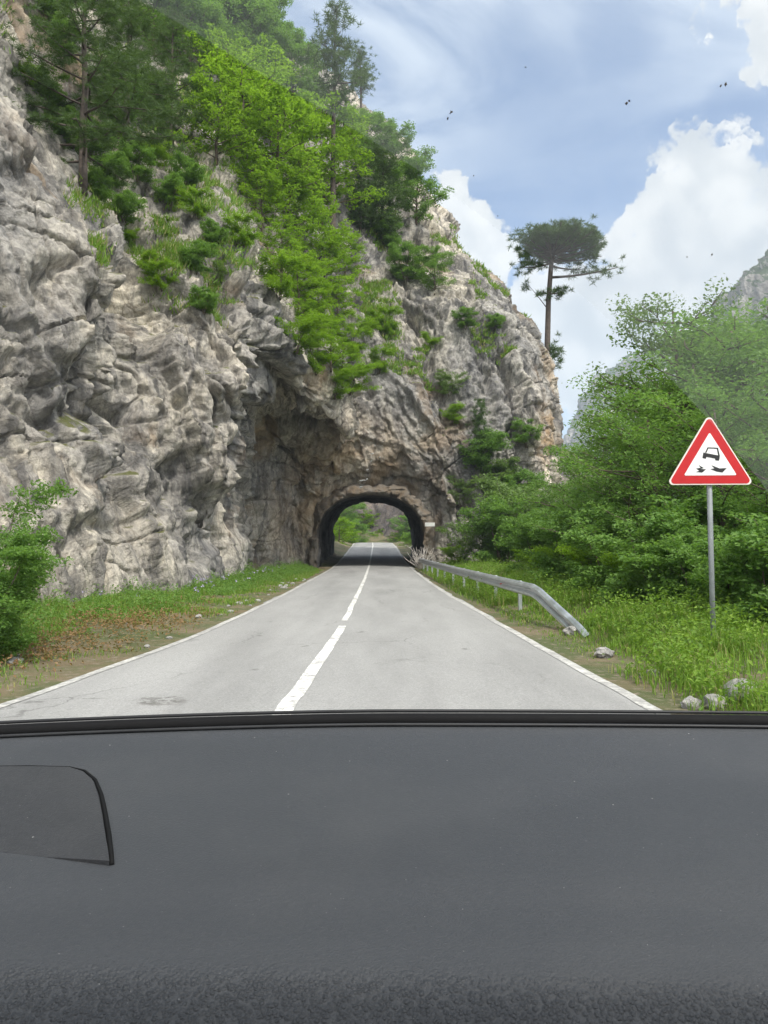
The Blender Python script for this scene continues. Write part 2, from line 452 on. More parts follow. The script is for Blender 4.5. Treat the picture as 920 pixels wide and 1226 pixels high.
xs = np.unique(np.concatenate([np.linspace(-14, 16, 211), -14 - np.geomspace(0.5, 2600, 40), 16 + np.geomspace(0.5, 2600, 40)]))
ys = np.unique(np.concatenate([np.linspace(-6, 46, 300), np.linspace(46, 160, 160), -6 - np.geomspace(0.5, 2600, 30), 160 + np.geomspace(0.5, 2600, 36)]))
gx, gy = np.meshgrid(xs, ys, indexing='ij')
gz = ground_z(gx, gy)
m, t, out = mat('verge_soil')
co = t.new('ShaderNodeTexCoord').outputs['Object']
nn = t.noise(co, 0.7, 8, 0.65)
c = t.mix(t.ramp(nn, 0.4, 0.62), (0.06, 0.075, 0.02), (0.14, 0.105, 0.06))
c = t.mix(t.ramp(t.noise(co, 9, 6, 0.7), 0.5, 0.7), c, (0.20, 0.165, 0.125))
b = t.new('ShaderNodeBsdfPrincipled'); t.put(b.inputs['Base Color'], c); b.inputs['Roughness'].default_value = 0.95
t.put(b.inputs['Normal'], t.bump(t.noise(co, 12, 8, 0.7), 0.8, 0.05)); t.put(out.inputs[0], b.outputs[0])
M_SOIL = m
gr = mesh_np('ground', np.stack([gx, gy, gz], -1).reshape(-1, 3), [grid_faces(*gx.shape)], M_SOIL)
tag(gr, kind='structure')

# asphalt
m, t, out = mat('old_asphalt')
co = t.new('ShaderNodeTexCoord').outputs['Object']
big = t.noise(t.mapping(co, (1, 0.22, 1)), 0.9, 7, 0.6)
fine = t.noise(co, 55, 4, 0.75)
agg = t.voro(co, 75, 'F1', 'Color')
aggs = t.new('ShaderNodeSeparateColor'); t.put(aggs.inputs[0], agg)
c = t.mix(t.ramp(big, 0.3, 0.7), (0.215, 0.213, 0.208), (0.29, 0.287, 0.28))
c = t.mix(t.ramp(aggs.outputs[0], 0.0, 1.0, 0.0, 0.45, False), c, t.mix(aggs.outputs[1], (0.11, 0.108, 0.105), (0.42, 0.415, 0.40)))
c = t.mix(t.ramp(fine, 0.55, 0.75, 0, 0.5), c, (0.12, 0.118, 0.115))
wc = t.vmath('ADD', co, t.vmath('SCALE', t.vmath('SUBTRACT', t.noise(co, 2.5, 4, 0.6, col=True), (0.5, 0.5, 0.5)), 0.5))
crk = t.math('MULTIPLY', t.ramp(t.voro(wc, 0.55, 'DISTANCE_TO_EDGE'), 0.0, 0.012, 1.0, 0.0), t.ramp(t.noise(co, 0.35, 3), 0.48, 0.6))
# one crazed pothole patch in the near left lane
sx3 = t.new('ShaderNodeSeparateXYZ'); t.put(sx3.inputs[0], co)
trk = t.math('MULTIPLY', t.math('ABSOLUTE', t.math('SINE', t.math('MULTIPLY', t.math('ADD', sx3.outputs[0], 0.75), 1.85))), 1.0)
c = t.mix(t.math('MULTIPLY', t.ramp(trk, 0.45, 1.0, 0.0, 0.30), t.ramp(t.noise(t.mapping(co, (1, .15, 1)), 1.2, 5, 0.6), 0.35, 0.65)), c, (0.13, 0.128, 0.125))
spot = t.ramp(t.voro(wc, 1.1, 'F1'), 0.03, 0.09, 0.75, 0.0)
c = t.mix(spot, c, (0.10, 0.098, 0.093))
pd = t.vmath('DISTANCE', t.mapping(wc, (1, 0.8, 0)), (-1.95, 6.75 * 0.8, 0))
pot = t.math('MULTIPLY', t.ramp(pd, 0.10, 0.27, 1.0, 0.0), t.ramp(t.noise(co, 9, 5, 0.7), 0.42, 0.58))
c = t.mix(t.math('MULTIPLY', crk, 0.55), c, (0.07, 0.068, 0.065))
c = t.mix(t.math('MULTIPLY', pot, 0.75), c, (0.075, 0.07, 0.062))
b = t.new('ShaderNodeBsdfPrincipled'); t.put(b.inputs['Base Color'], c); b.inputs['Roughness'].default_value = 0.82
b.inputs['Specular IOR Level'].default_value = 0.35
t.put(b.inputs['Normal'], t.bump(t.math('ADD', t.math('MULTIPLY', aggs.outputs[0], 0.5), fine), 0.6, 0.006)); t.put(out.inputs[0], b.outputs[0])
M_ASPH = m

yy = np.concatenate([np.arange(-30, 46, 0.5), np.arange(46, 151, 1.0)])
nx = 29
el = fL(yy) - 0.22 + 0.06 * vnoise(np.stack([yy * 1.3, yy * 0, yy * 0], 1), 5) + 0.04 * vnoise(np.stack([yy * 4.1, yy * 0, yy * 0], 1), 6)
er = fR(yy) + 0.24 + 0.07 * vnoise(np.stack([yy * 1.1, yy * 0, yy * 0], 1), 8) + 0.04 * vnoise(np.stack([yy * 3.7, yy * 0, yy * 0], 1), 9)
uu = np.linspace(0, 1, nx)
rx = el[None] + (er - el)[None] * uu[:, None]
ry = np.repeat(yy[None], nx, 0)
crown = 0.04 * (1 - (2 * uu - 1) ** 4)
rz = fZ(ry) + crown[:, None] - 0.012
vt = np.stack([rx, ry, rz], -1)
vt[0, :, 2] -= 0.08; vt[-1, :, 2] -= 0.08
tag(mesh_np('road', vt.reshape(-1, 3), [grid_faces(nx, len(yy))], M_ASPH), kind='structure')
def road_z(x, y):
    l = np.interp(y, yy, el); r = np.interp(y, yy, er)
    u = (x - l) / (r - l)
    return fZ(y) + 0.04 * (1 - (2 * u - 1) ** 4) - 0.012

m, t, out = mat('worn_road_paint')
co = t.new('ShaderNodeTexCoord').outputs['Object']
wn = t.math('ADD', t.noise(co, 14, 7, 0.72), t.math('MULTIPLY', t.noise(co, 1.2, 3), 0.35))
c = t.mix(t.ramp(wn, 0.60, 0.80), (0.66, 0.65, 0.62), (0.27, 0.265, 0.255))
b = t.new('ShaderNodeBsdfPrincipled'); t.put(b.inputs['Base Color'], c); b.inputs['Roughness'].default_value = 0.7
t.put(b.inputs['Normal'], t.bump(t.noise(co, 60, 4), 0.4, 0.004)); t.put(out.inputs[0], b.outputs[0])
M_PAINT = m
m, t, out = mat('faded_road_paint')
co = t.new('ShaderNodeTexCoord').outputs['Object']
wn = t.math('ADD', t.noise(co, 10, 7, 0.72), t.math('MULTIPLY', t.noise(co, 0.9, 3), 0.35))
c = t.mix(t.ramp(wn, 0.52, 0.76), (0.50, 0.49, 0.46), (0.25, 0.245, 0.235))
b = t.new('ShaderNodeBsdfPrincipled'); t.put(b.inputs['Base Color'], c); b.inputs['Roughness'].default_value = 0.75
t.put(out.inputs[0], b.outputs[0])
M_FADED = m

def line(name, fn, y0, y1, wd, mt):
    y = np.arange(y0, y1 + 0.01, 0.25)
    w0 = wd if np.isscalar(wd) else np.interp(y, [q[0] for q in wd], [q[1] for q in wd])
    wob = 0.012 * vnoise(np.stack([y * 2.1, y * 0, y * 0], 1), 21)
    x0, x1 = fn(y) - w0 / 2 + wob, fn(y) + w0 / 2 + wob
    xs_ = [x0, (x0 + x1) / 2, x1]
    v = np.stack([np.stack([x, y, road_z(x, y) + 0.005], -1) for x in xs_])
    o = mesh_np(name, v.reshape(-1, 3), [grid_faces(3, len(y))], mt)
    tag(o, kind='structure'); return o
line('road_marking', fC, -3.0, 12.9, [(-3, .155), (7, .15), (13, .12)], M_PAINT)
line('road_marking', fC, 13.55, 100, [(13, .105), (40, .10)], M_PAINT)
line('road_marking', fR, -20, 104, 0.13, M_FADED)
line('road_marking', fL, -20, 104, 0.12, M_FADED)

# ------------------------------------------------------------------ the cliff with the spur that the tunnel cuts
def dd(D): return D / (1 + 5 * D / 1288)
CL = [
 [(-330,830,10),(-330,640,10),(-330,480,10.5),(-330,330,11),(-330,180,12),(-330,60,14),(-330,-60,17),(-300,-200,22),(-280,-350,30),(-260,-500,42)],
 [(-140,780,13),(-140,640,13.2),(-140,520,13.6),(-140,400,14),(-140,270,15),(-140,150,16.5),(-140,30,19),(-130,-110,25),(-110,-260,35),(-90,-420,50)],
 [(0,745,16),(0,650,16.4),(0,540,17),(0,430,17.4),(0,310,18),(0,200,19.2),(-10,85,21),(10,-20,27),(20,-130,38),(30,-260,56)],
 [(55,735,18),(52,645,18.4),(55,540,18.8),(60,430,19),(62,340,19.2),(60,255,20),(50,165,22.5),(50,60,29),(58,-70,42),(64,-220,60)],
 [(110,725,20.3),(112,640,20.5),(115,545,20.6),(128,450,20.8),(140,375,20.6),(138,310,21),(120,262,23.5),(105,175,31),(100,40,46),(110,-110,66)],
 [(160,717,22.8),(155,640,23.4),(150,560,24),(152,480,24.6),(168,415,25),(172,350,26),(178,285,28.5),(180,215,33),(170,80,49),(175,-80,70)],
 [(225,706,26.5),(218,640,26.6),(210,560,26.6),(208,490,26.4),(215,430,26.6),(218,360,27.6),(215,290,30),(215,228,34),(225,110,51),(235,-40,73)],
 [(265,701,29),(262,640,28.8),(258,565,28.3),(262,495,27.6),(272,435,27.4),(272,370,28.6),(262,300,31),(248,240,35),(262,130,53),(275,-10,76)],
 [(281,699,30.2),(281,640,30.0),(285,565,29.6),(296,500,29),(308,445,28.8),(308,385,30),(296,320,32.4),(275,265,36),(300,150,55),(315,15,78)],
 [(290,694,40),(292,640,41),(297,565,42),(306,505,41),(320,458,34.0),(328,405,32.4),(318,345,35),(302,292,39),(335,175,57),(350,40,80)],
 [(316,689,46),(318,640,47),(323,570,47.5),(332,515,46),(350,474,38.0),(356,428,36.0),(348,372,38.8),(330,320,42),(370,205,59),(385,70,82)],
 [(346,685,50),(346,640,50.5),(349,580,50.5),(362,535,49),(382,497,41.5),(386,452,40),(380,400,42.4),(362,345,46),(400,235,61),(415,105,84)],
 [(372,683,51.6),(372,640,51.2),(380,588,51),(396,552,49.6),(413,514,43.2),(414,470,44.4),(412,420,46),(395,365,49.4),(425,255,63),(435,130,86)],
 [(405,683,52.6),(405,640,52.4),(408,586,51.6),(415,556,50),(424,520,48),(430,465,48.4),(430,405,50.4),(415,345,54),(445,265,65),(455,150,88)],
 [(445,683,52.6),(445,640,52.4),(445,582,51.8),(447,556,50.4),(450,518,49.6),(455,462,50.4),(452,400,53),(440,340,57),(468,272,66),(478,170,88)],
 [(485,683,52.6),(485,640,52.4),(484,586,51.8),(484,556,50.4),(486,515,50),(490,458,51),(487,405,54),(482,350,57),(500,284,66),(504,215,86)],
 [(512,683,52),(514,640,51.4),(518,592,51),(524,552,50),(526,508,50.2),(525,452,51.6),(520,400,54.4),(515,350,57.6),(530,296,65),(532,258,82)],
 [(545,688,51),(545,640,51),(548,592,50.6),(552,550,50.6),(556,502,51),(555,450,52.4),(552,400,55),(548,352,58),(556,312,64),(556,296,80)],
 [(585,695,51.6),(583,640,51.6),(582,592,51.4),(582,550,51.6),(585,500,51.8),(583,450,53),(578,400,55.4),(575,358,58.4),(582,330,64),(580,322,80)],
 [(625,702,52.6),(622,645,52.6),(622,595,52.4),(622,550,52.2),(626,500,52.2),(622,450,53.4),(614,405,55.8),(606,372,58.8),(608,354,65),(604,350,80)],
 [(639,706,54.5),(639,645,54.5),(641,598,54),(642,552,53.4),(645,502,53.2),(637,452,54.4),(625,412,57),(615,388,60),(613,374,67),(607,372,80)],
 [(655,706,58.5),(655,645,58.5),(654,600,58),(653,552,57.4),(654,504,57.4),(646,456,58.4),(635,418,60.6),(625,396,63.5),(621,388,70),(613,388,82)],
 [(660,706,68),(660,645,68),(658,600,68),(656,552,68),(656,508,68),(650,465,69),(642,430,70),(632,408,72),(628,400,77),(620,400,86)],
 [(620,706,86),(620,645,86),(618,600,86),(616,552,86),(614,510,86),(612,475,86),(608,440,86),(604,420,87),(600,410,90),(596,410,96)],
]
for ci in range(0, 9):
    k_ = (0.84, 0.84, 0.85, 0.86, 0.87, 0.88, 0.90, 0.93, 0.96)[ci]
    for ri, f_ in ((0, k_), (1, 1 - (1 - k_) * 0.85), (2, 1 - (1 - k_) * 0.55), (3, 1 - (1 - k_) * 0.25)):
        px, py, D = CL[ci][ri]; CL[ci][ri] = (px, 655 + (py - 655) / f_ if ri == 0 else py, D * f_)
ctrl = np.array([[P(px, py, dd(D)) for (px, py, D) in col] for col in CL])
NU, NV = 34, 46
G = catmull(ctrl, NU, NV)
N = grid_normals(G)
shp = G.shape
if (N[..., 0] * 0.4 - N[..., 1]).mean() < 0: N = -N
pf = G.reshape(-1, 3).copy(); nf = N.reshape(-1, 3)
wp = pf + 0.25 * np.stack([fbm(pf * 0.4, 2, 31), fbm(pf * 0.4, 2, 57), fbm(pf * 0.4, 2, 83)], 1) + 0.05 * np.stack([fbm(pf * 3, 2, 32), fbm(pf * 3, 2, 58), fbm(pf * 3, 2, 84)], 1)
rot = np.array([[0.91, 0.10, 0.38], [-0.07, 0.98, -0.10], [-0.38, 0.08, 0.91]])
wr = wp @ rot.T
h1, r1 = facets(wr * np.array([0.30, 0.30, 0.125]), 11)
h2, r2 = facets(wr * np.array([0.85, 0.85, 0.36]) + 7.7, 41)
h3, r3 = facets(wr * np.array([2.6, 2.6, 1.25]) + 3.1, 71)
rid = 1 - np.abs(vnoise(wr * np.array([0.55, 0.55, 0.16]), 91)) * 2
disp = 0.35 * fbm(pf * 0.16, 3, 5) + 1.05 * h1 + 0.27 * h2 + 0.13 * h3 + 0.05 * rid + 0.07 * fbm(pf * 1.5, 4, 15, 0.6) + 0.045 * fbm(pf * 5, 3, 25, 0.6)
# steep joints: thin fissures along leaning planes, at two scales
for fs_, wd_j, dp_, sd_j in ((np.array([0.42, 0.42, 0.055]), 0.05, 0.55, 501), (np.array([1.1, 1.1, 0.17]), 0.06, 0.20, 511), (np.array([0.35, 0.12, 0.62]), 0.03, 0.28, 521)):
    jn = np.abs(vnoise(wr * fs_, sd_j) + 0.18 * vnoise(wr * fs_ * 4.1, sd_j + 3))
    gate = np.clip(vnoise(pf * 0.22, sd_j + 5) * 2.2 + 0.7, 0, 1)
    disp = disp - dp_ * gate * np.exp(-(jn / wd_j) ** 2)
# tilted beds: each stands a little proud of the one above, its lower edge broken off
sb_ = wp @ np.array([0.42, -0.30, 0.86]) / 2.1 + 0.35 * fbm(pf * 0.25, 2, 411)
fr_ = sb_ - np.floor(sb_)
bedr = _h(np.floor(sb_).astype(np.int64), np.floor(pf[:, 0] / 5 + pf[:, 1] / 6).astype(np.int64), np.zeros(len(pf), np.int64), 77)
disp = disp + 0.24 * (0.35 + bedr) * (np.clip(fr_ / 0.12, 0, 1) * (1 - fr_) - 0.3)
# the big fissures and gullies
CRACKS = [([(172, 290), (164, 350), (155, 395), (135, 440), (104, 495)], 1.3, 0.8), ([(133, 490), (155, 545)], 0.7, 0.35), ([(190, 592), (150, 625), (118, 660)], 0.4, 0.35),
          ([(290, 490), (281, 560), (276, 650)], 0.8, 0.6), ([(292, 330), (318, 410), (342, 480)], 1.3, 0.7), ([(200, 545), (225, 610), (246, 670)], 0.8, 0.45), ([(40, 420), (55, 500), (50, 600)], 0.5, 0.3),
          ([(608, 400), (613, 450), (619, 509), (634, 580)], 1.1, 0.45), ([(500, 380), (520, 440), (560, 500)], 0.8, 0.5), ([(565, 360), (575, 430), (590, 520)], 0.7, 0.4), ([(240, 300), (262, 360), (250, 420)], 0.7, 0.5), ([(85, 300), (70, 370), (85, 440)], 0.6, 0.35)]
qpx, qpy, qf = project(pf + 0.5 * np.stack([fbm(pf * 0.8, 3, 301), fbm(pf * 0.8, 3, 302), fbm(pf * 0.8, 3, 303)], 1))
for line_, dep, wid in CRACKS:
    dmin = np.full(len(pf), 1e9)
    for (ax, ay), (bx, by) in zip(line_[:-1], line_[1:]):
        t_ = np.clip(((qpx - ax) * (bx - ax) + (qpy - ay) * (by - ay)) / ((bx - ax) ** 2 + (by - ay) ** 2), 0, 1)
        dmin = np.minimum(dmin, np.hypot(qpx - ax - t_ * (bx - ax), qpy - ay - t_ * (by - ay)))
    dm = dmin * np.clip(qf, 5, 90) / 920
    disp = disp - np.where(qf > 3, dep * np.exp(-(dm / wid) ** 2), 0)
AXC = lambda y: (fL(y) + fR(y)) / 2 - 0.05
qx, qy, qz = pf[:, 0] - AXC(pf[:, 1]), pf[:, 1], pf[:, 2]
near = np.clip((np.sqrt(qx ** 2 + (np.clip(qz - 1.5, 0, None)) ** 2) - 3.0) / 2.8, 0, 1)
att = np.where((qy > 36) & (qy < 52), 0.16 + 0.84 * near, 1.0)
calm = np.interp(qy, [18, 27], [0.78, 1.0]) * np.interp(qz, [0.2, 3.0], [0.50, 1.0])
disp = disp * att * calm
G = (pf + nf * disp[:, None]).reshape(shp)
faces = grid_faces(shp[0], shp[1])
# the hole for the tunnel mouth
HW, SPRING, RISE = 2.98, 1.65, 2.45
EXPO = 2.25      # inner half width, springing height, rise of the arch
def inside(x, y, z, pad):
    x = x - AXC(y); z = z - fZ(y)
    return np.where(z < SPRING, np.abs(x) < HW + pad, np.abs(x / (HW + pad)) ** EXPO + np.abs((z - SPRING) / (RISE + pad)) ** EXPO < 1)
fc = G.reshape(-1, 3)[faces].mean(1)
kill = inside(fc[:, 0], fc[:, 1], fc[:, 2], 0.28) & (fc[:, 1] > 36) & (fc[:, 1] < 60)
faces = faces[~kill]
cliff = mesh_np('cliff', G.reshape(-1, 3), [faces], M_ROCK)
tag(cliff, 'grey limestone cliff rising left of the road and over the tunnel', 'cliff', kind='structure')
BASEN = nf.copy()
GP = G.reshape(-1, 3); gpx, gpy, gpf = project(GP)
GN = grid_normals(G).reshape(-1, 3)
if (GN[:, 2]).mean() < 0: GN = -GN
if BASEN[:, 2].mean() < 0: BASEN = -BASEN
def surf(px, py, r=7):
    """the nearest cliff point that shows at a photo pixel"""
    m = (np.abs(gpx - px) < r) & (np.abs(gpy - py) < r) & (gpf > 3)
    if not m.any(): return surf(px, py, r * 2) if r < 120 else None
    idx = np.where(m)[0]
    return GP[idx[np.argmin(gpf[idx])]].copy()

# ---- tunnel: rough dark lining and an ochre ring of rock round the mouth
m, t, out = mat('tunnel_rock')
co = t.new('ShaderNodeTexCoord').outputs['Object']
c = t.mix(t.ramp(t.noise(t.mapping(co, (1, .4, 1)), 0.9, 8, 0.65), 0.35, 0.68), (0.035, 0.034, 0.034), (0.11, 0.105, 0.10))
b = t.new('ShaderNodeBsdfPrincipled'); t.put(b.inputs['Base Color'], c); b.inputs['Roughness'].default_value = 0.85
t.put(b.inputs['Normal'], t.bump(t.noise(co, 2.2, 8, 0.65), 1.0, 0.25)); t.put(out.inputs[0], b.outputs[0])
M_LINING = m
m, t, out = mat('portal_rock')
co = t.new('ShaderNodeTexCoord').outputs['Object']
n1 = t.noise(co, 0.9, 8, 0.65); n2 = t.noise(co, 5, 7, 0.7)
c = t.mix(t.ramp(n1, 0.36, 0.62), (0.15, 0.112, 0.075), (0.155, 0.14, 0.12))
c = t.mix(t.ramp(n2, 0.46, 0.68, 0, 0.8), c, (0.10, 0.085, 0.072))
b = t.new('ShaderNodeBsdfPrincipled'); t.put(b.inputs['Base Color'], c); b.inputs['Roughness'].default_value = 0.9
t.put(b.inputs['Normal'], t.bump(t.math('ADD', n1, t.math('MULTIPLY', n2, 0.5)), 1.0, 0.15)); t.put(out.inputs[0], b.outputs[0])
M_PORTAL = m
def arch(pad, n=46):
    """profile from left foot over the crown to the right foot, in x (from the axis) and z"""
    hw, rs = HW + pad, RISE + pad
    pts = [(-hw, z) for z in np.linspace(-0.4, SPRING, 10)[:-1]]
    pts += [(-hw * math.copysign(abs(math.cos(a)) ** (2 / EXPO), math.cos(a)), SPRING + rs * abs(math.sin(a)) ** (2 / EXPO)) for a in np.linspace(0, math.pi, n)]
    pts += [(hw, z) for z in np.linspace(SPRING, -0.4, 10)[1:]]
    return np.array(pts)
tun = empty('tunnel', (float(AXC(42.0)), 42.0, 0))
tag(tun, 'short dark road tunnel with a rough arched mouth cut through the rock', 'tunnel')
T0, T1 = 42.65, 59.5
ty = np.linspace(T0, T1, 90)
pr = arch(0.0)
lin = np.zeros((len(ty), len(pr), 3))
for i, y in enumerate(ty):
    lin[i, :, 0] = pr[:, 0] + AXC(y); lin[i, :, 1] = y; lin[i, :, 2] = pr[:, 1] + fZ(y)
ln = grid_normals(lin).reshape(-1, 3); lp = lin.reshape(-1, 3)
hh, _ = facets(lp * np.array([0.9, 0.7, 0.9]), 121)
ctr = np.stack([AXC(lp[:, 1]), lp[:, 1], fZ(lp[:, 1]) + 1.4], 1)
ln *= np.sign(((lp - ctr) * ln).sum(1))[:, None]
lp = lp + ln * (0.05 + 0.16 * hh + 0.08 * fbm(lp * 1.2, 4, 77))[:, None] * np.clip((lp[:, 1] - T0) / 1.0, 0.25, 1)[:, None]
off = np.array([AXC(42.0), 42.0, 0])
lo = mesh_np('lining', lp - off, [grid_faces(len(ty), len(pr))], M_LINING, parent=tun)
# mouth ring: from the lining's lip outwards to the rock face and back
prof = [(0.02, 1.6), (0.0, 0.30), (0.02, 0.10), (0.10, 0.02), (0.24, 0.06), (0.42, 0.22), (0.62, 0.7), (0.95, 1.9)]
ring = np.zeros((len(prof), len(pr), 3))
for i, (pad, dy) in enumerate(prof):
    a = arch(pad)
    y = 42.4 + dy
    ring[i, :, 0] = a[:, 0] + AXC(y); ring[i, :, 1] = y; ring[i, :, 2] = a[:, 1]
ring = catmull(ring, 7, 4)
rp = ring.reshape(-1, 3)
ringw = np.repeat(np.linspace(-0.2, 1.3, ring.shape[0]), ring.shape[1])
hh, _ = facets(rp * 0.9, 141)
h4, _ = facets(rp * 2.4, 151)
hh = hh + 0.45 * h4
out_n = rp - np.stack([AXC(rp[:, 1]), rp[:, 1], rp[:, 2] * 0 + 1.4], 1); out_n /= np.linalg.norm(out_n, axis=1)[:, None]
rp = rp + out_n * (0.34 * hh + 0.22 * fbm(rp * 0.8, 4, 66))[:, None] * np.clip(ringw, 0.15, 1)[:, None]
rp[:, 1] += 0.34 * hh + 0.25 * fbm(rp * 0.9, 4, 61)
mesh_np('mouth_ring', rp - off, [grid_faces(ring.shape[0], ring.shape[1])], M_PORTAL, parent=tun)

# ------------------------------------------------------------------ far mountains
def sheet(name, lat, nu, nv, amp, sc, mt, seed):
    g = catmull(np.array(lat), nu, nv)
    n = grid_normals(g); s = g.shape
    p = g.reshape(-1, 3); n = n.reshape(-1, 3)
    if n[:, 2].mean() < 0: n = -n
    h, _ = facets(p * sc * np.array([1, 1, 0.5]), seed)
    h2, _ = facets(p * sc * 3.1 * np.array([1, 1, 0.5]), seed + 50)
    p = p + n * (amp * (0.45 * h + 0.3 * h2 + 0.7 * fbm(p * sc * np.array([1.3, 1.3, 0.6]), 7, seed, 0.6)))[:, None]
    o = mesh_np(name, p, [grid_faces(s[0], s[1])], mt)
    return tag(o, kind='structure'), p.reshape(s)
m, t, out = mat('mountain_slope')
co = t.new('ShaderNodeTexCoord').outputs['Object']
g = t.new('ShaderNodeNewGeometry')
sn = t.new('ShaderNodeSeparateXYZ'); t.put(sn.inputs[0], g.outputs['Normal'])
rk = t.mix(t.ramp(t.noise(t.mapping(co, (1, 1, .35)), 0.09, 12, 0.72), 0.35, 0.65), (0.13, 0.12, 0.115), (0.42, 0.39, 0.36))
wd = t.mix(t.noise(co, 0.12, 8, 0.7), (0.025, 0.045, 0.014), (0.07, 0.10, 0.03))
sel = t.math('ADD', sn.outputs[2], t.math('MULTIPLY', t.math('SUBTRACT', t.noise(t.mapping(co, (1, 1, 0.55)), 0.055, 12, 0.74), 0.5), 2.2))
c = t.mix(t.ramp(sel, 0.38, 0.55), rk, wd)
b = t.new('ShaderNodeBsdfPrincipled'); t.put(b.inputs['Base Color'], c); b.inputs['Roughness'].default_value = 0.95
t.put(b.inputs['Normal'], t.bump(t.noise(co, 0.16, 9, 0.7), 1.0, 5.0)); t.put(out.inputs[0], b.outputs[0])
M_MOUNT = m
# the nearer rock peak at the right, and the blue slope far down the gorge
lat = [[P(px + 26, py + 12, D) for (py, D) in col] for px, col in [
    (745, [(690, 420), (600, 430), (570, 450), (545, 480), (560, 560)]),
    (790, [(690, 400), (560, 420), (500, 440), (455, 475), (470, 560)]),
    (830, [(690, 390), (540, 405), (440, 430), (378, 465), (400, 560)]),
    (870, [(690, 380), (520, 400), (400, 420), (328, 455), (350, 560)]),
    (920, [(690, 370), (500, 390), (370, 410), (286, 445), (300, 560)]),
    (1000, [(690, 360), (480, 380), (330, 400), (230, 440), (250, 560)]),
    (1150, [(690, 350), (460, 370), (290, 390), (170, 430), (190, 560)]),
    (1400, [(690, 340), (450, 360), (260, 380), (120, 420), (140, 560)])]]
sheet('mountain', lat, 60, 80, 9.0, 0.035, M_MOUNT, 201)
lat = [[P(px, py, D) for (py, D) in col] for px, col in [
    (560, [(690, 950), (660, 960), (640, 980), (625, 1000), (630, 1150)]),
    (630, [(690, 940), (640, 950), (605, 970), (580, 1000), (590, 1150)]),
    (680, [(690, 930), (620, 940), (565, 960), (528, 1000), (540, 1150)]),
    (712, [(690, 920), (600, 930), (530, 950), (476, 1000), (490, 1150)]),
    (760, [(690, 910), (580, 920), (495, 940), (438, 1000), (450, 1150)]),
    (830, [(690, 900), (560, 910), (470, 930), (405, 1000), (420, 1150)]),
    (960, [(690, 890), (540, 900), (430, 920), (350, 1000), (370, 1150)]),
    (1200, [(690, 880), (520, 890), (400, 910), (300, 1000), (320, 1150)])]]
sheet('mountain', lat, 60, 80, 18.0, 0.016, M_MOUNT, 251)
# wooded bank that closes the view beyond the tunnel
lat = [[P(px, py, D) for (py, D) in col] for px, col in [
    (300, [(668, 112), (610, 122), (520, 136), (420, 160)]),
    (400, [(662, 114), (615, 122), (530, 136), (430, 160)]),
    (450, [(658, 118), (610, 124), (530, 138), (440, 160)]),
    (500, [(664, 110), (610, 116), (530, 132), (440, 156)]),
    (600, [(668, 108), (620, 116), (560, 130), (500, 156)]),
    (760, [(690, 112), (650, 122), (610, 140), (580, 160)])]]
bank, bankp = sheet('hill', lat, 24, 24, 1.2, 0.16, rock_mat('bank_rock', portal=False, tint=(0.80, 0.70, 0.66), bright=0.62), 301)

# ------------------------------------------------------------------ plants
M_BARK = plain('bark', (0.10, 0.075, 0.055), 0.9, var=0.35, scale=6, bump=0.02)
M_PINEBARK = plain('pine_bark', (0.085, 0.066, 0.055), 0.9, var=0.35, scale=5, bump=0.03)
M_LEAF = leaf_mat('leaf_mid', (0.07, 0.165, 0.032), (0.205, 0.345, 0.072), 0.52)
M_LEAFB = leaf_mat('leaf_bright', (0.15, 0.27, 0.012), (0.27, 0.43, 0.02), 0.64)
M_LEAFP = leaf_mat('leaf_pale', (0.08, 0.14, 0.035), (0.18, 0.26, 0.085), 0.45)
M_NEEDLE = leaf_mat('needle', (0.035, 0.070, 0.020), (0.085, 0.14, 0.04), 0.25)
M_GRASS = leaf_mat('grass_blade', (0.085, 0.20, 0.015), (0.25, 0.38, 0.055), 0.45, 0.55, True)
M_WEED = leaf_mat('weed_leaf', (0.075, 0.17, 0.015), (0.24, 0.36, 0.04), 0.45)

def rand_dirs(n):
    v = rng.normal(size=(n, 3)); return v / np.linalg.norm(v, axis=1)[:, None]

def leaf_cloud(centers, normals, sizes, aspect=0.55, fold=0.25):
    """one pointed, slightly folded leaf (two quads) at each centre"""
    n = len(centers)
    a = np.cross(normals, rand_dirs(n)); a /= np.linalg.norm(a, axis=1)[:, None] + 1e-9
    b = np.cross(normals, a)
    s = sizes[:, None]
    base = centers - a * s * 0.5; tip = centers + a * s * 0.5 - normals * s * 0.12
    l = centers + b * s * aspect * 0.5 + normals * s * fold * 0.3 - a * s * 0.08
    r = centers - b * s * aspect * 0.5 + normals * s * fold * 0.3 - a * s * 0.08
    v = np.stack([base, l, tip, r], 1).reshape(-1, 3)
    i = np.arange(n)[:, None] * 4
    return v, np.concatenate([i + np.array([0, 1, 2]), i + np.array([0, 2, 3])])

def bend(p0, az, el, length, up, k=6, wob=0.06):
    pts = [np.array(p0, float)]
    for i in range(k):
        e = el + up * (i / k)
        pts.append(pts[-1] + length / k * np.array([math.cos(az) * math.cos(e), math.sin(az) * math.cos(e), math.sin(e)]))
        az += rng.normal() * wob * 3; e += rng.normal() * wob
    return np.array(pts)

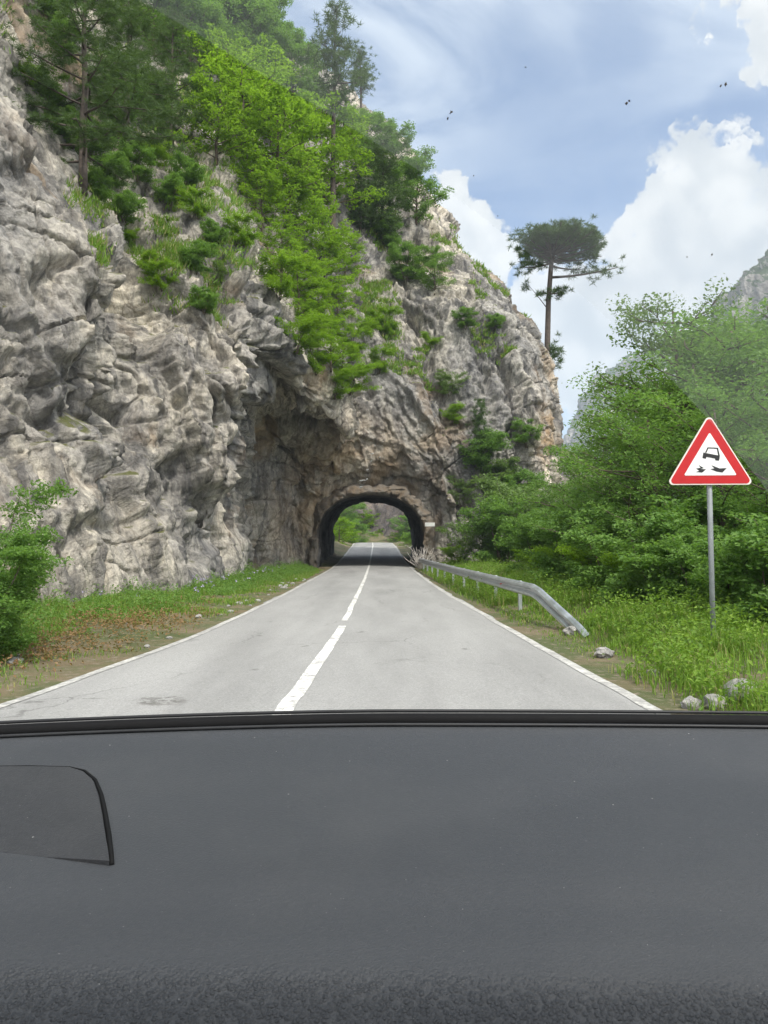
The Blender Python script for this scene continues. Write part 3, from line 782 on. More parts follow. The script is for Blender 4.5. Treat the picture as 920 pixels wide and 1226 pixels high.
def make_deciduous(name, H, spread, n_limb, per, leaf, mt, label, cat, low=0.16, stems=1, flat=0.5, clr=0.085, group=None):
    root = empty(name); tag(root, label, cat, group)
    tr = MB(); cl = []
    for s in range(stems):
        az0 = rng.uniform(0, 6.28)
        lean = (0.04 if stems == 1 else 0.30)
        base = np.array([0, 0, -0.15]) if stems == 1 else np.array([math.cos(az0), math.sin(az0), 0]) * H * 0.03
        hh = H * (0.9 if stems == 1 else rng.uniform(0.6, 0.9))
        k = 9
        tp = np.array([base + np.array([math.cos(az0) * lean * hh * (i / k) ** 1.3 + rng.normal() * 0.008 * H, math.sin(az0) * lean * hh * (i / k) ** 1.3 + rng.normal() * 0.008 * H, hh * i / k]) for i in range(k + 1)])
        r0 = H * (0.017 if stems == 1 else 0.009)
        tr.tube(tp, np.linspace(r0, r0 * 0.18, k + 1), 8)
        cl.append((tp[-1], clr * H * 0.9)); cl.append((tp[-2], clr * H))
        nl = max(3, n_limb // stems)
        for j in range(nl):
            tt = low + (0.97 - low) * ((j + rng.uniform(0, 0.8)) / nl)
            q = tp[0] + 0; ii = min(int(tt * k), k - 1); f = tt * k - ii
            q = tp[ii] * (1 - f) + tp[ii + 1] * f
            az = j * 2.399 + az0 + rng.normal() * 0.3
            shape = math.sin(math.pi * (0.22 + 0.66 * tt)) ** 0.8
            L = spread * H * shape * rng.uniform(0.65, 1.2)
            bp = bend(q, az, rng.uniform(0.15, 0.75), L, rng.uniform(-0.3, 0.5))
            tr.tube(bp, np.linspace(r0 * 0.45 * (1 - 0.6 * tt), r0 * 0.06, len(bp)), 5)
            for e in (0.45, 0.7, 1.0):
                cl.append((bp[int(e * (len(bp) - 1))] + rng.normal(size=3) * 0.02 * H, clr * H * rng.uniform(0.6, 1.15)))
            for sidx in range(3):
                i0 = rng.integers(2, len(bp))
                sp = bend(bp[i0], az + rng.choice([-1, 1]) * rng.uniform(0.5, 1.1), rng.uniform(0, 0.8), L * rng.uniform(0.25, 0.5), 0.2, 4)
                tr.tube(sp, np.linspace(r0 * 0.18, r0 * 0.04, len(sp)), 4)
                cl.append((sp[-1], clr * H * rng.uniform(0.5, 1.0)))
                cl.append((sp[2], clr * H * rng.uniform(0.4, 0.8)))
    tr.build('trunk', M_BARK, root, True)
    C, NN, SZ = [], [], []
    for c, r in cl:
        n = max(6, int(per * (r / (clr * H)) ** 2))
        dv = rand_dirs(n) * (rng.uniform(0, 1, n) ** 0.45)[:, None] * r
        tilt = rand_dirs(1)[0] * 0.35 + np.array([0, 0, 1]); tilt /= np.linalg.norm(tilt)
        dv -= np.outer(dv @ tilt, tilt) * (1 - flat)
        C.append(c + dv)
        nn = tilt + rng.normal(size=(n, 3)) * 0.55
        NN.append(nn / np.linalg.norm(nn, axis=1)[:, None]); SZ.append(leaf * rng.uniform(0.6, 1.3, n))
    v, f = leaf_cloud(np.concatenate(C), np.concatenate(NN), np.concatenate(SZ))
    mesh_np('crown', v, [f], mt, False, root)
    root['h'] = H
    return root

def needle_tufts(cs, r, n, wd):
    """bursts of long thin needles"""
    k = len(cs)
    c = np.repeat(cs, n, 0); dv = rand_dirs(k * n); dv[:, 2] = dv[:, 2] * 0.7 + 0.25
    dv /= np.linalg.norm(dv, axis=1)[:, None]
    L = r * rng.uniform(0.6, 1.2, (k * n, 1))
    side = np.cross(dv, rand_dirs(k * n)); side /= np.linalg.norm(side, axis=1)[:, None] + 1e-9
    b0 = c + dv * L * 0.15
    v = np.stack([b0 - side * wd * 0.5, b0 + side * wd * 0.5, c + dv * L], 1).reshape(-1, 3)
    return v, np.arange(k * n * 3).reshape(-1, 3)

def make_pine(name, H, spread, n_br, tuft_r, tuft_n, wd, label, low=0.3, droop=0.0, top=0.35, bare=0.35, group=None):
    root = empty(name); tag(root, label, 'pine tree', group)
    tr = MB(); k = 10
    lx, ly = rng.normal(size=2) * 0.012 * H
    tp = np.array([[lx * (i / k) ** 2 + rng.normal() * 0.0025 * H, ly * (i / k) ** 2 + rng.normal() * 0.0025 * H, -0.2 + H * i / k] for i in range(k + 1)])
    r0 = H * 0.014
    tr.tube(tp, np.linspace(r0, r0 * 0.15, k + 1), 9)
    cs = []
    for j in range(n_br):
        tt = low + (1 - low) * (j + 0.5) / n_br
        ii = min(int(tt * k), k - 1); f = tt * k - ii
        q = tp[ii] * (1 - f) + tp[ii + 1] * f
        tr_ = (tt - low) / (1 - low)
        L = spread * H * (0.35 + 0.65 * (1 - tr_) ** 0.7 if tr_ > top else 1.0 * (0.6 + 0.4 * tr_ / top)) * rng.uniform(0.6, 1.15) * (1 - 0.55 * tr_)
        bp = bend(q, j * 2.399 + rng.normal() * 0.4, rng.uniform(-0.15, 0.25) - droop + 0.5 * tr_, L, rng.uniform(0.0, 0.5), 6, 0.05)
        tr.tube(bp, np.linspace(r0 * 0.35 * (1.1 - tr_ * 0.7), r0 * 0.07, len(bp)), 5)
        m_ = max(5, int(L / tuft_r * 5))
        for q_ in range(m_):
            e = bare + (1 - bare) * rng.uniform() ** 0.8
            x = e * (len(bp) - 1); i0 = min(int(x), len(bp) - 2)
            p = bp[i0] + (bp[i0 + 1] - bp[i0]) * (x - i0)
            cs.append(p + rng.normal(size=3) * np.array([1, 1, 0.45]) * tuft_r * (0.5 + 0.9 * e))
    for q_ in range(10): cs.append(tp[-1] + rng.normal(size=3) * tuft_r * 0.7 - np.array([0, 0, rng.uniform(0, tuft_r * 2)]))
    tr.build('trunk', M_PINEBARK, root, True)
    v, f = needle_tufts(np.array(cs), tuft_r, tuft_n, wd)
    mesh_np('crown', v, [f], M_NEEDLE, False, root)
    root['h'] = H
    return root

USED = set()
def place(proto, base, height, label, group=None, rz=None, wide=1.0):
    s = height / proto['h']
    rz = rng.uniform(0, 6.28) if rz is None else rz
    if proto.name not in USED:
        USED.add(proto.name); o = proto
        o.location = tuple(base); o.rotation_euler = (0, 0, rz); o.scale = (s * wide, s * wide, s)
        o['label'] = label
        if group: o['group'] = group
        return o
    if 'group' in proto.keys() and group is None: del_group = True
    else: del_group = False
    o = dup(proto, tuple(base), rz, (s * wide, s * wide, s), label, group)
    if del_group: del o['group']
    return o

treeA = make_deciduous('deciduous_tree', 8.0, 0.30, 22, 85, 0.115, M_LEAF, 'x', 'tree')
treeB = make_deciduous('deciduous_tree', 8.0, 0.34, 20, 80, 0.11, M_LEAF, 'x', 'tree', low=0.1)
treeC = make_deciduous('deciduous_tree', 8.0, 0.30, 22, 80, 0.115, M_LEAFP, 'x', 'tree', low=0.3, clr=0.075)
treeD = make_deciduous('deciduous_tree', 8.0, 0.34, 20, 62, 0.22, M_LEAFB, 'x', 'tree', low=0.1, flat=0.35)
treeE = make_deciduous('deciduous_tree', 8.0, 0.32, 22, 100, 0.19, M_LEAF, 'x', 'tree', low=0.12)
bushA = make_deciduous('shrub', 2.4, 0.36, 26, 90, 0.085, M_LEAF, 'x', 'shrub', low=0.05, stems=5, clr=0.12)
bushB = make_deciduous('shrub', 2.4, 0.40, 24, 80, 0.08, M_LEAFB, 'x', 'shrub', low=0.05, stems=5, clr=0.12)
bushC = make_deciduous('shrub', 2.4, 0.38, 24, 60, 0.09, M_LEAFP, 'x', 'shrub', low=0.05, stems=4, clr=0.12)
bushN = make_deciduous('shrub', 2.6, 0.34, 40, 150, 0.06, M_LEAF, 'x', 'shrub', low=0.03, stems=6, clr=0.10)
pineA = make_pine('pine_tree', 13, 0.30, 46, 0.30, 34, 0.022, 'x', low=0.12, droop=0.15)
pineB = make_pine('pine_tree', 16, 0.15, 30, 0.45, 22, 0.05, 'x', low=0.58)
pineC = make_pine('pine_tree', 10, 0.26, 44, 0.42, 30, 0.05, 'x', low=0.08)

def gbase(px, D, sink=0.1):
    x = (px - 460) / 920 * D
    return np.array([x, D, float(ground_z(np.array([x]), np.array([D]))[0]) - sink])
def hgt(base, top_py):
    u = (650 - top_py) / 920 * base[1] + EYE
    return u - base[2]

# --- the wood at the right
WOOD = 'broadleaf trees of the wood right of the road'
def gtree(pr_, px, D, top, label, group=WOOD, wide=1.0):
    b_ = gbase(px, D); place(pr_, b_, hgt(b_, top), label, group, None, wide)
gtree(treeC, 822, 20, 318, 'tall sparse pale tree, its open crown highest above the sign', wide=0.9)
gtree(treeA, 905, 18.5, 350, 'dense tree behind and right of the warning sign, at the picture edge', wide=1.2)
gtree(treeB, 985, 16, 330, 'broad tree cut off by the right edge of the view', wide=1.1)
gtree(treeB, 757, 24, 478, 'bushy tree left of the sparse tall tree, in front of the blue slope', wide=1.25)
gtree(treeA, 790, 17, 470, 'dense tree just left of the warning sign', wide=1.25)
gtree(treeA, 702, 29, 520, 'tree at the left end of the wood, nearest the rock spur', wide=1.1)
gtree(treeB, 868, 15, 455, 'dark leafy tree directly behind the warning sign panel', wide=1.2)
for px, D, top in [(735, 19, 540), (830, 15.5, 520), (935, 14, 440), (960, 12.5, 520), (725, 33, 540), (770, 28, 460), (850, 26, 400), (930, 25, 370), (680, 38, 565), (1010, 20, 360), (868, 23, 352), (796, 22, 425), (838, 18, 400), (905, 22, 340)]:
    gtree(treeA if rng.uniform() < 0.5 else treeB, px, D, top, 'leafy green tree among others inside the wood right of the road', wide=1.25)
SH = 'shrubs under the wood right of the road'
for i, (pr_, px, D, top) in enumerate([(bushA, 690, 20, 600), (bushA, 735, 16, 610), (bushB, 715, 17.5, 640), (bushA, 790, 13.5, 610), (bushB, 770, 14, 650),
        (bushA, 830, 12.8, 630), (bushA, 880, 12.2, 640), (bushA, 930, 11, 620), (bushA, 650, 26, 610), (bushB, 668, 22, 640), (bushA, 905, 13.5, 590), (bushA, 760, 18, 580), (bushA, 850, 14, 580), (bushB, 640, 31, 640),
        (bushA, 700, 25, 570), (bushA, 970, 10.5, 600)]):
    b_ = gbase(px, D); place(pr_, b_, hgt(b_, top), 'leafy shrub in the thicket under the trees behind the guardrail and the sign', SH, None, 1.25)
for pr_, px, D, top, lb in [(bushA, 603, 36, 590, 'dark shrub at the foot of the rock spur, behind the middle of the guardrail'), (bushC, 572, 38, 612, 'grey-green shrub against the rock right of the tunnel'),
        (bushC, 625, 38, 560, 'pale shrub climbing the foot of the rock spur'), (bushB, 548, 39, 648, 'low bright shrub behind the far guardrail near the tunnel')]:
    b_ = gbase(px, D); place(pr_, b_, hgt(b_, top), lb, None, None, 1.1)

# --- left verge bush, close to the camera
b_ = gbase(-30, 9.6); place(bushN, b_, hgt(b_, 558), 'big leafy roadside bush at the near left edge', None, 0.6, 0.85)

b_ = gbase(-28, 8.8); place(bushN, b_, hgt(b_, 640), 'lower leafy bush in front of the big roadside bush at the left', None, 3.4, 1.2)

# --- trees on the cliff
def ctree(pr_, px, py, h_px, label, group=None, wide=1.0, sink=0.3):
    q = surf(px, py)
    place(pr_, q - np.array([0, 0, sink]), h_px / 920 * q[1], label, group, None, wide)
ctree(pineA, 98, 215, 330, 'dark pine with a reddish trunk, on the ledge at the upper left', wide=1.25)
ctree(pineA, 150, 185, 230, 'dark pine right of the red-trunked pine, upper left', wide=1.4)
ctree(pineA, 205, 165, 170, 'small dark pine beside the bright green trees, upper left', wide=1.3)
BR = 'bright green trees on the cliff slope'
BRL = 'bright green broadleaf tree on the steep slope above the rock face'
for px, py, h in [(262, 190, 120), (300, 195, 150), (335, 240, 150), (372, 235, 140), (405, 250, 130), (350, 300, 110), (390, 320, 100), (330, 170, 110), (275, 140, 110), (385, 380, 90), (320, 270, 80), (420, 330, 70), (400, 430, 70), (345, 330, 80), (365, 360, 80), (372, 410, 70), (395, 350, 80), (410, 390, 70), (415, 455, 60), (355, 270, 80), (310, 245, 80)]:
    ctree(treeD, px, py, h, BRL, BR, 1.15)
for px, py, h, lb in [(462, 285, 135, 'dark conical pine on the cliff crest, right of the bright green trees'), (438, 270, 110, 'dark pine close beside the bright green trees on the crest')]:
    ctree(pineC, px, py, h, lb, None, 1.1)
ctree(pineB, 405, 285, 300, 'tall slender pine with a long bare trunk on the skyline', None, 1.0)
ctree(pineB, 440, 165, 125, 'small dark pine on the skyline right of the tall slender pine', None, 1.3)
RG = 'trees along the ridge at the top'
for px, py, h in [(190, 60, 120), (235, 85, 130), (275, 95, 140), (310, 110, 120), (345, 130, 100), (375, 150, 70), (255, 40, 120), (320, 50, 100), (415, 180, 70), (445, 195, 80), (475, 215, 85), (210, 10, 120), (340, 80, 70)]:
    ctree(treeE, px, py, h, 'green broadleaf tree in the row along the hazy ridge, upper left', RG, 1.15)
for px, py, h, lb in [(505, 260, 90, 'leafy tree overhanging the right end of the cliff crest'), (515, 340, 60, 'round green bush on top of the tunnel spur')]:
    ctree(treeE, px, py, h, lb, None, 1.2)
CB = 'small bushes on the rock face'
for i, (pr_, px, py, h) in enumerate([(bushB, 190, 350, 40), (bushA, 240, 320, 45), (bushA, 250, 370, 38), (bushC, 262, 330, 30), (bushB, 445, 400, 45), (bushB, 460, 440, 36), (bushB, 425, 470, 50), (bushA, 490, 330, 50), (bushB, 545, 500, 30),
        (bushA, 555, 392, 28), (bushC, 540, 470, 34), (bushA, 585, 560, 60), (bushC, 600, 590, 55), (bushA, 635, 610, 60), (bushC, 560, 610, 40), (bushA, 470, 300, 40), (bushB, 520, 410, 26), (bushA, 210, 240, 40), (bushA, 155, 260, 45),
        (bushA, 120, 235, 40), (bushB, 360, 420, 60), (bushB, 385, 450, 55), (bushB, 405, 480, 45), (bushA, 80, 60, 50), (bushA, 60, 20, 50), (bushB, 340, 350, 60), (bushB, 375, 380, 60), (bushA, 625, 540, 40), (bushB, 160, 290, 30), (bushA, 595, 385, 22), (bushA, 115, 185, 55), (bushA, 132, 218, 50), (bushA, 170, 220, 50), (bushB, 192, 192, 45), (bushA, 228, 218, 45), (bushB, 243, 255, 40), (bushA, 262, 285, 36), (bushA, 62, 120, 50), (bushB, 35, 95, 40), (bushA, 85, 165, 55), (bushA, 145, 150, 70), (bushA, 180, 140, 70), (bushB, 300, 300, 45), (bushB, 180, 320, 30), (bushB, 430, 430, 45), (bushB, 470, 395, 40)]):
    q = surf(px, py); place(pr_, q - np.array([0, 0, 0.15]), h / 920 * q[1], 'small bush rooted in a crack or ledge of the grey rock face', CB, None, 1.2)
ctree(pineC, 583, 560, 90, 'narrow dark conifer growing on the face of the tunnel spur', None, 0.8)

# --- umbrella pine behind the spur, alone against the sky
ub = P(655, 452, 60)
um = empty('pine_tree', tuple(ub))
tag(um, 'lone umbrella pine with a flat crown against the sky, on the rock spur', 'pine tree')
tr = MB()
def U(px, py, dz=0.0): return P(px, py, 60 + dz) - ub
tk = [U(654, 470), U(655, 440), U(656, 400), U(657, 360), U(660, 320), U(663, 300), U(667, 286)]
tr.tube(tk, [0.27, 0.25, 0.22, 0.20, 0.18, 0.13, 0.06], 10)
cs = []
def limb(a, b, sag=0.0, n=16, r=0.1, sp=(0.85, 0.85, 0.34), frac=0.45):
    a, b = np.array(a), np.array(b)
    mid = (a + b) / 2 + np.array([0, 0, sag])
    tt = np.linspace(0, 1, 7)[:, None]
    pts = (1 - tt) ** 2 * a + 2 * tt * (1 - tt) * mid + tt ** 2 * b
    tr.tube(pts, np.linspace(r, r * 0.3, 7), 6)
    for _ in range(n):
        e = frac + (1 - frac) * rng.uniform()
        i0 = e * 6; i = min(int(i0), 5)
        cs.append(pts[i] + (pts[i + 1] - pts[i]) * (i0 - i) + rng.normal(size=3) * np.array(sp))
for az in np.linspace(0, 2 * math.pi, 15)[:-1]:
    for rad, zt in ((3.5, 0.0), (2.4, 0.45), (1.2, 0.65)):
        st = U(662, 303 - 8 * (rad < 2)); e = U(672, 288) + np.array([math.cos(az) * rad * rng.uniform(0.85, 1.12), math.sin(az) * rad, zt + rng.normal() * 0.10])
        limb(st, e, -0.45, 22, 0.08, (0.42, 0.42, 0.14), 0.55)
for az in np.linspace(0.3, 6.5, 9):
    limb(U(661, 312), U(671, 300) + np.array([math.cos(az) * 3.1 * rng.uniform(0.8, 1.2), math.sin(az) * 3.0, rng.normal() * 0.18]), -0.35, 10, 0.07, (0.40, 0.40, 0.13), 0.7)
limb(U(660, 332), U(740, 320), -0.3, 24, 0.11, (0.5, 0.6, 0.3), 0.6)
limb(U(660, 318), U(700, 322, 1.5), -0.3, 16, 0.08, (0.5, 0.6, 0.25), 0.6)
limb(U(660, 315), U(628, 320), -0.2, 22, 0.09, (0.5, 0.5, 0.3), 0.55)
limb(U(659, 352), U(676, 350), 0.0, 20, 0.06, (0.4, 0.4, 0.2), 0.4)
limb(U(657, 352), U(650, 349, -1), 0.0, 8, 0.06, (0.35, 0.4, 0.2), 0.4)
limb(U(656, 415), U(668, 424), 0.0, 18, 0.06, (0.35, 0.5, 0.4), 0.3)
limb(U(655, 425), U(664, 437), 0.0, 18, 0.06, (0.35, 0.5, 0.4), 0.3)
limb(U(656, 370), U(632, 340, 1), 0.1, 6, 0.04, (0.2, 0.3, 0.2), 0.8)
tr.build('trunk', M_PINEBARK, um, True)
v, f = needle_tufts(np.array(cs), 0.42, 40, 0.045)
mesh_np('crown', v, [f], M_NEEDLE, False, um)

# --- beyond the tunnel
BY = 'trees and bushes on the bank beyond the tunnel'
for pr_, px, py, D, h in [(treeE, 425, 655, 108, 40), (treeD, 440, 648, 122, 42), (treeE, 455, 640, 128, 50), (treeD, 470, 648, 122, 35), (treeE, 485, 652, 112, 45), (treeD, 405, 660, 84, 50), (treeE, 400, 655, 96, 70),
                     (treeD, 412, 660, 95, 36), (treeE, 418, 630, 130, 60), (treeE, 475, 630, 134, 44), (treeD, 440, 625, 136, 50), (treeE, 460, 615, 145, 60), (treeE, 430, 600, 150, 60), (treeD, 492, 660, 84, 30), (treeE, 500, 662, 76, 36), (treeE, 512, 655, 90, 60), (treeD, 430, 640, 126, 46), (treeE, 447, 632, 131, 40), (treeD, 480, 640, 126, 34), (treeD, 458, 648, 119, 22), (treeE, 436, 612, 146, 55), (treeE, 470, 600, 152, 60), (treeD, 420, 652, 112, 40), (treeE, 408, 640, 118, 70), (treeD, 448, 650, 117, 18), (treeD, 474, 650, 114, 20)]:
    x = (px - 460) / 920 * D
    zg = P(px, py + 6, D)[2]
    place(pr_, (x, D, zg), h / 920 * D, 'green bush or tree seen through the tunnel on the bank beyond', BY, None, 1.3)

# ------------------------------------------------------------------ grass and weeds on the verges
def blades(name, xy, h, wd, mt, lean=0.7):
    n = len(xy)
    z = ground_z(xy[:, 0], xy[:, 1]) - 0.02
    base = np.column_stack([xy, z])
    az = rng.uniform(0, 6.283, n); ln = rng.uniform(0.05, 1.0, n) * lean
    side = np.column_stack([np.cos(az), np.sin(az), np.zeros(n)])
    fw = np.column_stack([-np.sin(az), np.cos(az), np.zeros(n)])
    mid = base + np.array([0, 0, 1]) * (h * 0.6)[:, None] + fw * (h * ln * 0.35)[:, None]
    tip = base + np.array([0, 0, 1]) * (h * (1 - 0.25 * ln))[:, None] + fw * (h * ln)[:, None]
    w_ = wd[:, None] / 2
    v = np.stack([base - side * w_, base + side * w_, mid + side * w_ * 0.8, mid - side * w_ * 0.8, tip], 1).reshape(-1, 3)
    i = np.arange(n)[:, None] * 5
    return v, [i + np.array([0, 1, 2, 3]), i + np.array([3, 2, 4])]

def right_xy(n, y0, y1, x1):
    y = y0 + (y1 - y0) * rng.uniform(0, 1, n) ** 1.5
    u = rng.uniform(0, 1, n)
    x = fR(y) + 0.30 + u * x1
    k = fbm(np.stack([x * 1.1, y * 1.1, y * 0], 1), 3, 44)
    edge = np.clip((x - fR(y) - 0.25) / 0.6, 0.22, 1)
    keep = rng.uniform(0, 1, n) < np.clip(0.75 + 0.7 * k, 0.1, 1) * edge
    return np.column_stack([x, y])[keep], edge[keep], k[keep]
xy, ed, kk = right_xy(150000, 4.2, 42, 7.0)
far_w = 0.006 + 0.0006 * xy[:, 1]
nr_ = 1 - 0.72 * np.exp(-((xy[:, 0] - 2.75) / 0.42) ** 2) * ((xy[:, 1] > 8.6) & (xy[:, 1] < 17))
v1, f1 = blades('g', xy, nr_ * (0.09 + 0.20 * ed * rng.uniform(0.4, 1.2, len(xy))) * (1 + 0.35 * kk), far_w * rng.uniform(0.7, 1.3, len(xy)), M_GRASS)
o = mesh_np('grass', v1, f1, M_GRASS, False); tag(o, 'tall yellow-green roadside grass on the right verge', 'grass', kind='stuff')

def weeds(name, xy, h, leaf, per, label, mt=None):
    n = len(xy)
    z = ground_z(xy[:, 0], xy[:, 1])
    c = np.repeat(np.column_stack([xy, z]), per, 0)
    hh_ = np.repeat(h, per)
    t_ = rng.uniform(0, 1, n * per)
    c = c + np.column_stack([rng.normal(size=n * per) * 0.08, rng.normal(size=n * per) * 0.08, t_ * hh_])
    nn = np.array([0, 0, 1.0]) + rng.normal(size=(n * per, 3)) * 0.5; nn /= np.linalg.norm(nn, axis=1)[:, None]
    v, f = leaf_cloud(c, nn, leaf * rng.uniform(0.6, 1.4, n * per))
    o = mesh_np(name, v, [f], mt or M_WEED, False); tag(o, label, 'weeds', kind='stuff')
xy, ed, kk = right_xy(11000, 4.4, 34, 6.5)
m_ = (kk > -0.3) & (ed > 0.4) & ~((np.abs(xy[:, 0] - 2.65) < 0.5) & (xy[:, 1] > 8.6) & (xy[:, 1] < 17))
weeds('weeds', xy[m_], (0.15 + 0.30 * rng.uniform(0, 1, m_.sum())) * (1 + 0.5 * kk[m_]), 0.055, 22, 'broad-leaved weeds mixed into the grass of the right verge')

def left_xy(n, y0, y1):
    y = y0 + (y1 - y0) * rng.uniform(0, 1, n) ** 1.2
    u = rng.uniform(0, 1, n) ** 0.8
    wdt = np.interp(y, [4, 10, 18, 25, 40], [5.0, 4.6, 4.2, 3.4, 1.3])
    x = fL(y) - 0.3 - u * wdt
    k = fbm(np.stack([x * 0.9, y * 0.9, y * 0], 1), 3, 144)
    bare = np.exp(-(((x + 4.2) / 1.0) ** 2 + ((y - 11.5) / 2.8) ** 2))
    keep = rng.uniform(0, 1, n) < np.clip(0.85 + 0.9 * k + 0.9 * u - 0.5, 0.08, 1) * (1 - 0.9 * bare)
    return np.column_stack([x, y])[keep], u[keep], k[keep]
xy, u_, kk = left_xy(85000, 4.5, 41)
v1, f1 = blades('g', xy, (0.06 + 0.28 * u_ * rng.uniform(0.4, 1.2, len(xy))) * (1 + 0.4 * kk), (0.006 + 0.0006 * xy[:, 1]) * rng.uniform(0.7, 1.3, len(xy)), M_GRASS)
o = mesh_np('grass', v1, f1, M_GRASS, False); tag(o, 'patchy green grass on the left verge below the rock face', 'grass', kind='stuff')
xy, u_, kk = left_xy(6500, 7, 40)
m_ = (u_ > 0.25)
weeds('weeds', xy[m_], 0.10 + 0.52 * rng.uniform(0, 1, m_.sum()) ** 2 * u_[m_] * (1 + 0.6 * kk[m_]), 0.06, 24, 'leafy weeds along the foot of the left rock face', M_LEAF)
n = 420
yb = rng.normal(11.8, 2.2, n); xb = fL(yb) - 1.6 + rng.normal(size=n) * 0.8
kq = (xb < fL(yb) - 0.35) & (yb > 7.5)
weeds('dry_weeds', np.column_stack([xb, yb])[kq], rng.uniform(0.04, 0.26, kq.sum()), 0.05, 14, 'rusty brown withered weeds on the bare patch of the left verge', leaf_mat('withered_leaf', (0.16, 0.075, 0.03), (0.30, 0.19, 0.09), 0.3))
n = 45
yb = rng.uniform(13, 30, n); xb = fL(yb) - 1.0 - rng.uniform(0, 1.8, n) * np.interp(yb, [13, 30], [1.3, 0.6])
ff = np.column_stack([xb, yb]); c_ = np.repeat(np.column_stack([ff, ground_z(xb, yb) + rng.uniform(0.25, 0.5, n)]), 4, 0) + rng.normal(size=(n * 4, 3)) * 0.02
v, f = leaf_cloud(c_, rand_dirs(n * 4), 0.045 * rng.uniform(0.7, 1.2, n * 4), 0.9)
o = mesh_np('flowers', v, [f], leaf_mat('flower', (0.28, 0.22, 0.42), (0.50, 0.45, 0.60), 0.3), False); tag(o, 'pale violet wild flowers in the weeds below the left rock face', 'flowers', kind='stuff')

# turf and tufts on the ledges of the cliff
mz = (GN[:, 2] > 0.42) & (BASEN[:, 2] > 0.50) & (gpf > 10)
idx = np.where(mz)[0]
kn = fbm(GP[idx] * 0.5, 3, 99)
kn = kn[kn > -9]; idx = idx[(kn > -0.05) & ((GP[idx, 0] < 0.8) | (GP[idx, 2] < 9) | (kn > 0.42))]
idx = rng.choice(idx, min(26000, len(idx)), replace=False)
bp_ = GP[idx] + rng.normal(size=(len(idx), 3)) * np.array([0.12, 0.12, 0.0])
n = len(idx)
rep = 5
bb = np.repeat(bp_, rep, 0) + rng.normal(size=(n * rep, 3)) * np.array([0.10, 0.10, 0.02])
dv = rand_dirs(n * rep) * 0.55 + np.array([0.12, -0.12, 0.9]); dv /= np.linalg.norm(dv, axis=1)[:, None]
L = rng.uniform(0.10, 0.34, (n * rep, 1))
sd = np.cross(dv, rand_dirs(n * rep)); sd /= np.linalg.norm(sd, axis=1)[:, None]
wd_ = (0.004 + 0.0007 * bb[:, 1:2])
v = np.stack([bb - sd * wd_, bb + sd * wd_, bb + dv * L], 1).reshape(-1, 3)
o = mesh_np('ledge_grass', v, [np.arange(len(v)).reshape(-1, 3)], M_GRASS, False); tag(o, 'grass tufts on the ledges and slopes of the cliff', 'grass', kind='stuff')

# ------------------------------------------------------------------ stones
def stone(loc, size, label, seed, group=None):
    import bmesh
    bm = bmesh.new(); bmesh.ops.create_icosphere(bm, subdivisions=4, radius=1.0)
    p = np.array([v.co[:] for v in bm.verts])
    h, _ = facets(p * 1.1 + seed * 3.7, seed)
    p = p * (1 + 0.30 * h + 0.10 * fbm(p * 2.3 + seed, 3, seed))[:, None] * np.array(size)[None]
    for v, q in zip(bm.verts, p): v.co = q
    me = bpy.data.meshes.new('stone'); bm.to_mesh(me); bm.free()
    me.materials.append(M_STONE)
    for q in me.polygons: q.use_smooth = True
    o = bpy.data.objects.new('stone', me); COL.objects.link(o); o.location = loc
    o.rotation_euler = (0, 0, seed * 1.3)
    return tag(o, label, 'stone', group)
def gp(px, py):
    """ground point that shows at a photo pixel"""
    D = 1288 / (py - 650)
    for _ in range(6):
        x = (px - 460) / 920 * D
        D = (EYE - float(ground_z(np.array([x]), np.array([D]))[0])) * 920 / (py - 650)
    x = (px - 460) / 920 * D
    return np.array([x, D, float(ground_z(np.array([x]), np.array([D]))[0])])
for i, (px, py, r, lb) in enumerate([(886, 836, 0.14, 'largest pale stone in the grass at the lower right of the verge'), (781, 808, 0.055, 'small white stone at the grass edge beside the right road line'),
        (722, 786, 0.10, 'pale stone in the grass below the end of the guardrail'), (683, 759, 0.10, 'white stone right beneath the sloping guardrail end'), (826, 846, 0.07, 'small flat stone just left of the largest pale stone'), (852, 846, 0.09, 'flat pale stone touching the largest pale stone')]):
    q = gp(px, py); stone(q + np.array([0, 0, r * 0.45]), (r * 1.35, r, r * 0.8), lb, i + 1)
for i in range(30):
    y = rng.uniform(7.5, 30); x = fL(y) - rng.uniform(0.28, 1.0 if y > 14 else 2.4)
    r = rng.uniform(0.025, 0.07) * (1.5 if rng.uniform() < 0.15 else 1)
    stone((x, y, float(ground_z(np.array([x]), np.array([y]))[0]) + r * 0.3), (r * 1.3, r, r * 0.7), 'small loose stone on the gravel along the left road edge', 20 + i, 'loose stones along the left road edge')

# ------------------------------------------------------------------ guardrail
M_ZINC = plain('galvanised_steel', (0.52, 0.54, 0.56), 0.42, 0.85, 0.14, 3.0, 0.0)
M_REDR = plain('red_reflector', (0.55, 0.03, 0.02), 0.35)
gr_pts = [(1.86, 41.2, .62), (1.95, 36, .63), (2.1, 30, .64), (2.3, 24, .645), (2.5, 19, .65), (2.66, 15.5, .65), (2.74, 14.1, .65)]
gr_end = [(2.74, 14.1, .65), (2.77, 13.6, .60), (2.98, 11.7, .17), (3.01, 11.3, .06)]
rail = empty('guardrail', (2.3, 24, 0)); ro = np.array([2.3, 24, 0])
tag(rail, 'galvanised steel guardrail along the right road edge, its near end bent into the ground', 'guardrail')
prof = [(0.0, 0.0), (0.03, -0.012), (0.082, -0.05), (0.082, -0.095), (0.02, -0.135), (0.02, -0.175), (0.082, -0.215), (0.082, -0.26), (0.03, -0.298), (0.0, -0.31)]
prof = [(a * 0.9, b * 0.82) for a, b in prof]
